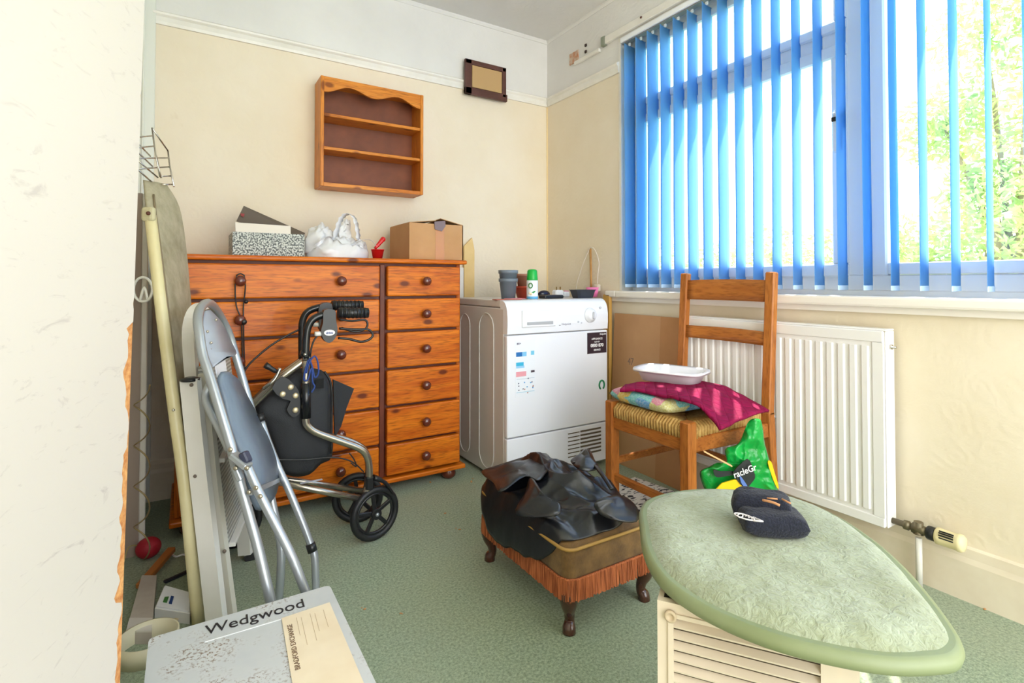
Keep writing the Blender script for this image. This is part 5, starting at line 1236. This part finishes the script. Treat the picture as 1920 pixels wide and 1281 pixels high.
MB().prism([V((p.x, p.y, .03)) for p in (p2, p3, p3.lerp(p0, .2), p2.lerp(p1, .2))], (0, 0, .004)).build('end_lip', M('paler plastic', (214, 208, 200), .5), es)
wd = T('white_controller', 'white box with green and blue marks leaning on the cream leg', 'controller', G(325, 1150))
c_ = [G(308, 1098, .04), G(360, 1112, .04), G(356, 1150, .03), G(290, 1140, .03)]
MB().prism([p - V((0, 0, .03)) for p in c_], (0, 0, .028)).build('case', M('white plastic', (230, 230, 226), .4), wd)
cu_ = [c_[i].lerp(c_[(i + 2) % 4], .04) for i in range(4)]
MB().prism([p - V((0, 0, .003)) for p in cu_], (0, 0, .006)).build('cover', m_upvc, wd)
def onc(u, v, z=.004): return c_[0].lerp(c_[1], u).lerp(c_[3].lerp(c_[2], u), v) + V((0, 0, z))
MB().prism([onc(.18, .55), onc(.30, .5), onc(.30, .78), onc(.18, .78)], (0, 0, .001)).build('green_mark', M('dark green print', (30, 100, 50), .5), wd)
MB().prism([onc(.36, .45), onc(.45, .45), onc(.45, .80), onc(.36, .80)], (0, 0, .001)).build('blue_mark', M('dark blue print', (24, 60, 120), .5), wd)
c0 = G(276, 1238); m = MB(); pr2 = [(.062, 0), (.066, 0), (.066, .045), (.062, .045), (.062, 0)]
m.lathe(pr2, (c0.x + .0, c0.y + .03, 0), n=30, cap=False)
tag(m.build('plastic_ring', M('ivory band', (226, 218, 186), .35), loc=(c0.x, c0.y + .03, 0)), 'ivory plastic ring standing beside the grey gift box', 'ring')
m = MB(); q = G(350, 1168); m.tube([q + V((.03 * cos(a * 1.0) * (1 + .3 * sin(a * 2.3)), .04 * sin(a) - .01, .006 + .004 * sin(a * 3.1))) for a in [i * .35 for i in range(52)]], .0028, 6)
tag(m.build('string_bundle', M('beige string', (206, 190, 150), .8), loc=tuple(q)), 'loose bundle of beige string by the foot of the cream leg', 'string')
m = MB(); m.bar(G(308, 1092, .005), G(352, 1072, .005), .014, .008, bev=.002)
tag(m.build('dark_pen', M('dark navy plastic', (36, 38, 52), .4), loc=tuple(G(330, 1080))), 'dark navy pen on the carpet behind the white box', 'pen')
m = MB(); q = G(345, 1046); m.tube([G(318, 1036, .004), G(330, 1044, .008), G(345, 1040, .01), G(362, 1050, .004)], .003, 6, cm=4)
tag(m.build('string_offcut', m_upvc, loc=tuple(q)), 'short piece of white string on the carpet by the red ball', 'string')
# crumbs on the carpet
m = MB()
for x, y in ((680, 1143), (754, 1151), (858, 992), (862, 995), (835, 965), (1770, 1105), (1800, 1118), (1830, 1132), (1870, 1148), (1780, 1108), (1850, 1142), (882, 905), (888, 900), (805, 905)):
    for j in range(2): m.ball(G(x + random.uniform(-4, 4), y + random.uniform(-2, 2)) + V((0, 0, .002)), random.uniform(.0015, .004), 6, (1.5, 1, .6))
o = m.build('crumbs', M('tan crumbs', (190, 140, 90), .8)); o['kind'] = 'stuff'; tag(o, 'tan crumbs and debris scattered on the green carpet', 'crumbs')

# ================================================================== OUTSIDE
S(MB().mm((W + .3, -12, -.6), (30, 25, -.5)).build('ground_outside', M('sunlit grass', (150, 180, 110), .9, c2=(180, 196, 140), ns=2)))
S(MB().mm((W + .2, -6, 2.46), (W + .45, 8, 2.62)).build('added_sun_blocker', m_white))  # unseen slab added above the window to cut off high sun rays
k = N('leaf green'); oi = k.n('NewGeometry'); c = k.ramp(k.noise(oi.outputs['Position'], 1.6, 4, .7), [(.3, lin((150, 190, 128))), (.7, lin((228, 230, 176)))])
dfb = k.n('BsdfDiffuse'); tlb = k.n('BsdfTranslucent'); k.l(c, dfb.inputs[0]); k.l(c, tlb.inputs[0]); mx = k.n('MixShader'); mx.inputs[0].default_value = .65; k.l(dfb.outputs[0], mx.inputs[1]); k.l(tlb.outputs[0], mx.inputs[2]); k.l(mx.outputs[0], k.out.inputs[0]); m_leaf = k.m
m_bark = M('grey bark', (150, 140, 126), .9)
def tree(x, y, z0, clusters, nl, ls_, label, trunk=True, nm='tree'):
    t = T(nm, label, 'tree' if nm == 'tree' else 'shrub', (x, y, -.5))
    vs_, fs_ = [], []
    for _ in range(nl):
        cx_, cy_, cz_, r = random.choice(clusters)
        d_ = V((random.gauss(0, 1), random.gauss(0, 1), random.gauss(0, 1))).normalized() * r * random.random() ** .45
        p = V((x + cx_, y + cy_, cz_)) + d_ - V((x, y, -.5)); a = V((random.gauss(0, 1), random.gauss(0, 1), random.gauss(0, 1))).normalized(); b = a.orthogonal().normalized(); s_ = ls_ * random.uniform(.6, 1.3)
        i = len(vs_); vs_ += [p - a * s_, p + b * s_ * .5, p + a * s_, p - b * s_ * .5]; fs_.append((i, i + 1, i + 2, i + 3))
    me = bpy.data.meshes.new('foliage'); me.from_pydata([tuple(v_) for v_ in vs_], [], fs_); me.materials.append(m_leaf)
    o = bpy.data.objects.new('foliage', me); col.objects.link(o); o.parent = t; o['kind'] = 'stuff'
    m = MB(); m.tube([V((x, y, -.5)), V((x, y, .6)), V((x + .1, y, 1.4))], [.10, .08, .06], 8, cm=3)
    for cx_, cy_, cz_, r in clusters: m.tube([V((x, y, .6)), V((x + cx_ * .5, y + cy_ * .5, (cz_ + .6) / 2 + .2)), V((x + cx_, y + cy_, cz_))], [.035, .025, .015], 6, cm=3)
    m.build('trunk', m_bark, t)
tree(7.4, 1.9, 0, [(0, -.7, 3.4, .9), (.5, 0, 2.7, .8), (0, .6, 2.7, .5), (-.2, -.6, 2.2, .8), (.3, .3, 3.7, .6), (.4, -1.6, 3.4, 1.0), (0, .2, 1.8, .5), (0, -.2, 4.3, .6)], 7000, .055, 'tall leafy tree outside the right-hand pane')
tree(6.0, 1.7, 0, [(0, .5, 1.1, .5), (0, -.4, 1.4, .7), (.2, -1.0, 1.6, .7), (.3, 1.0, 1.0, .45), (0, -.1, .7, .6)], 6000, .045, 'bright low shrub outside the lower right-hand pane', nm='shrub')
tree(7.4, 4.6, 0, [(0, 1.0, 1.1, .5), (0, 0, 1.2, .6), (0, -.9, 1.1, .55), (0, 2.2, 1.1, .6), (0, -1.6, .9, .5)], 5000, .045, 'low pale shrub outside seen between the left-hand vanes', nm='shrub')

for o in bpy.data.objects:
    if '_o' in o.keys(): del o['_o']
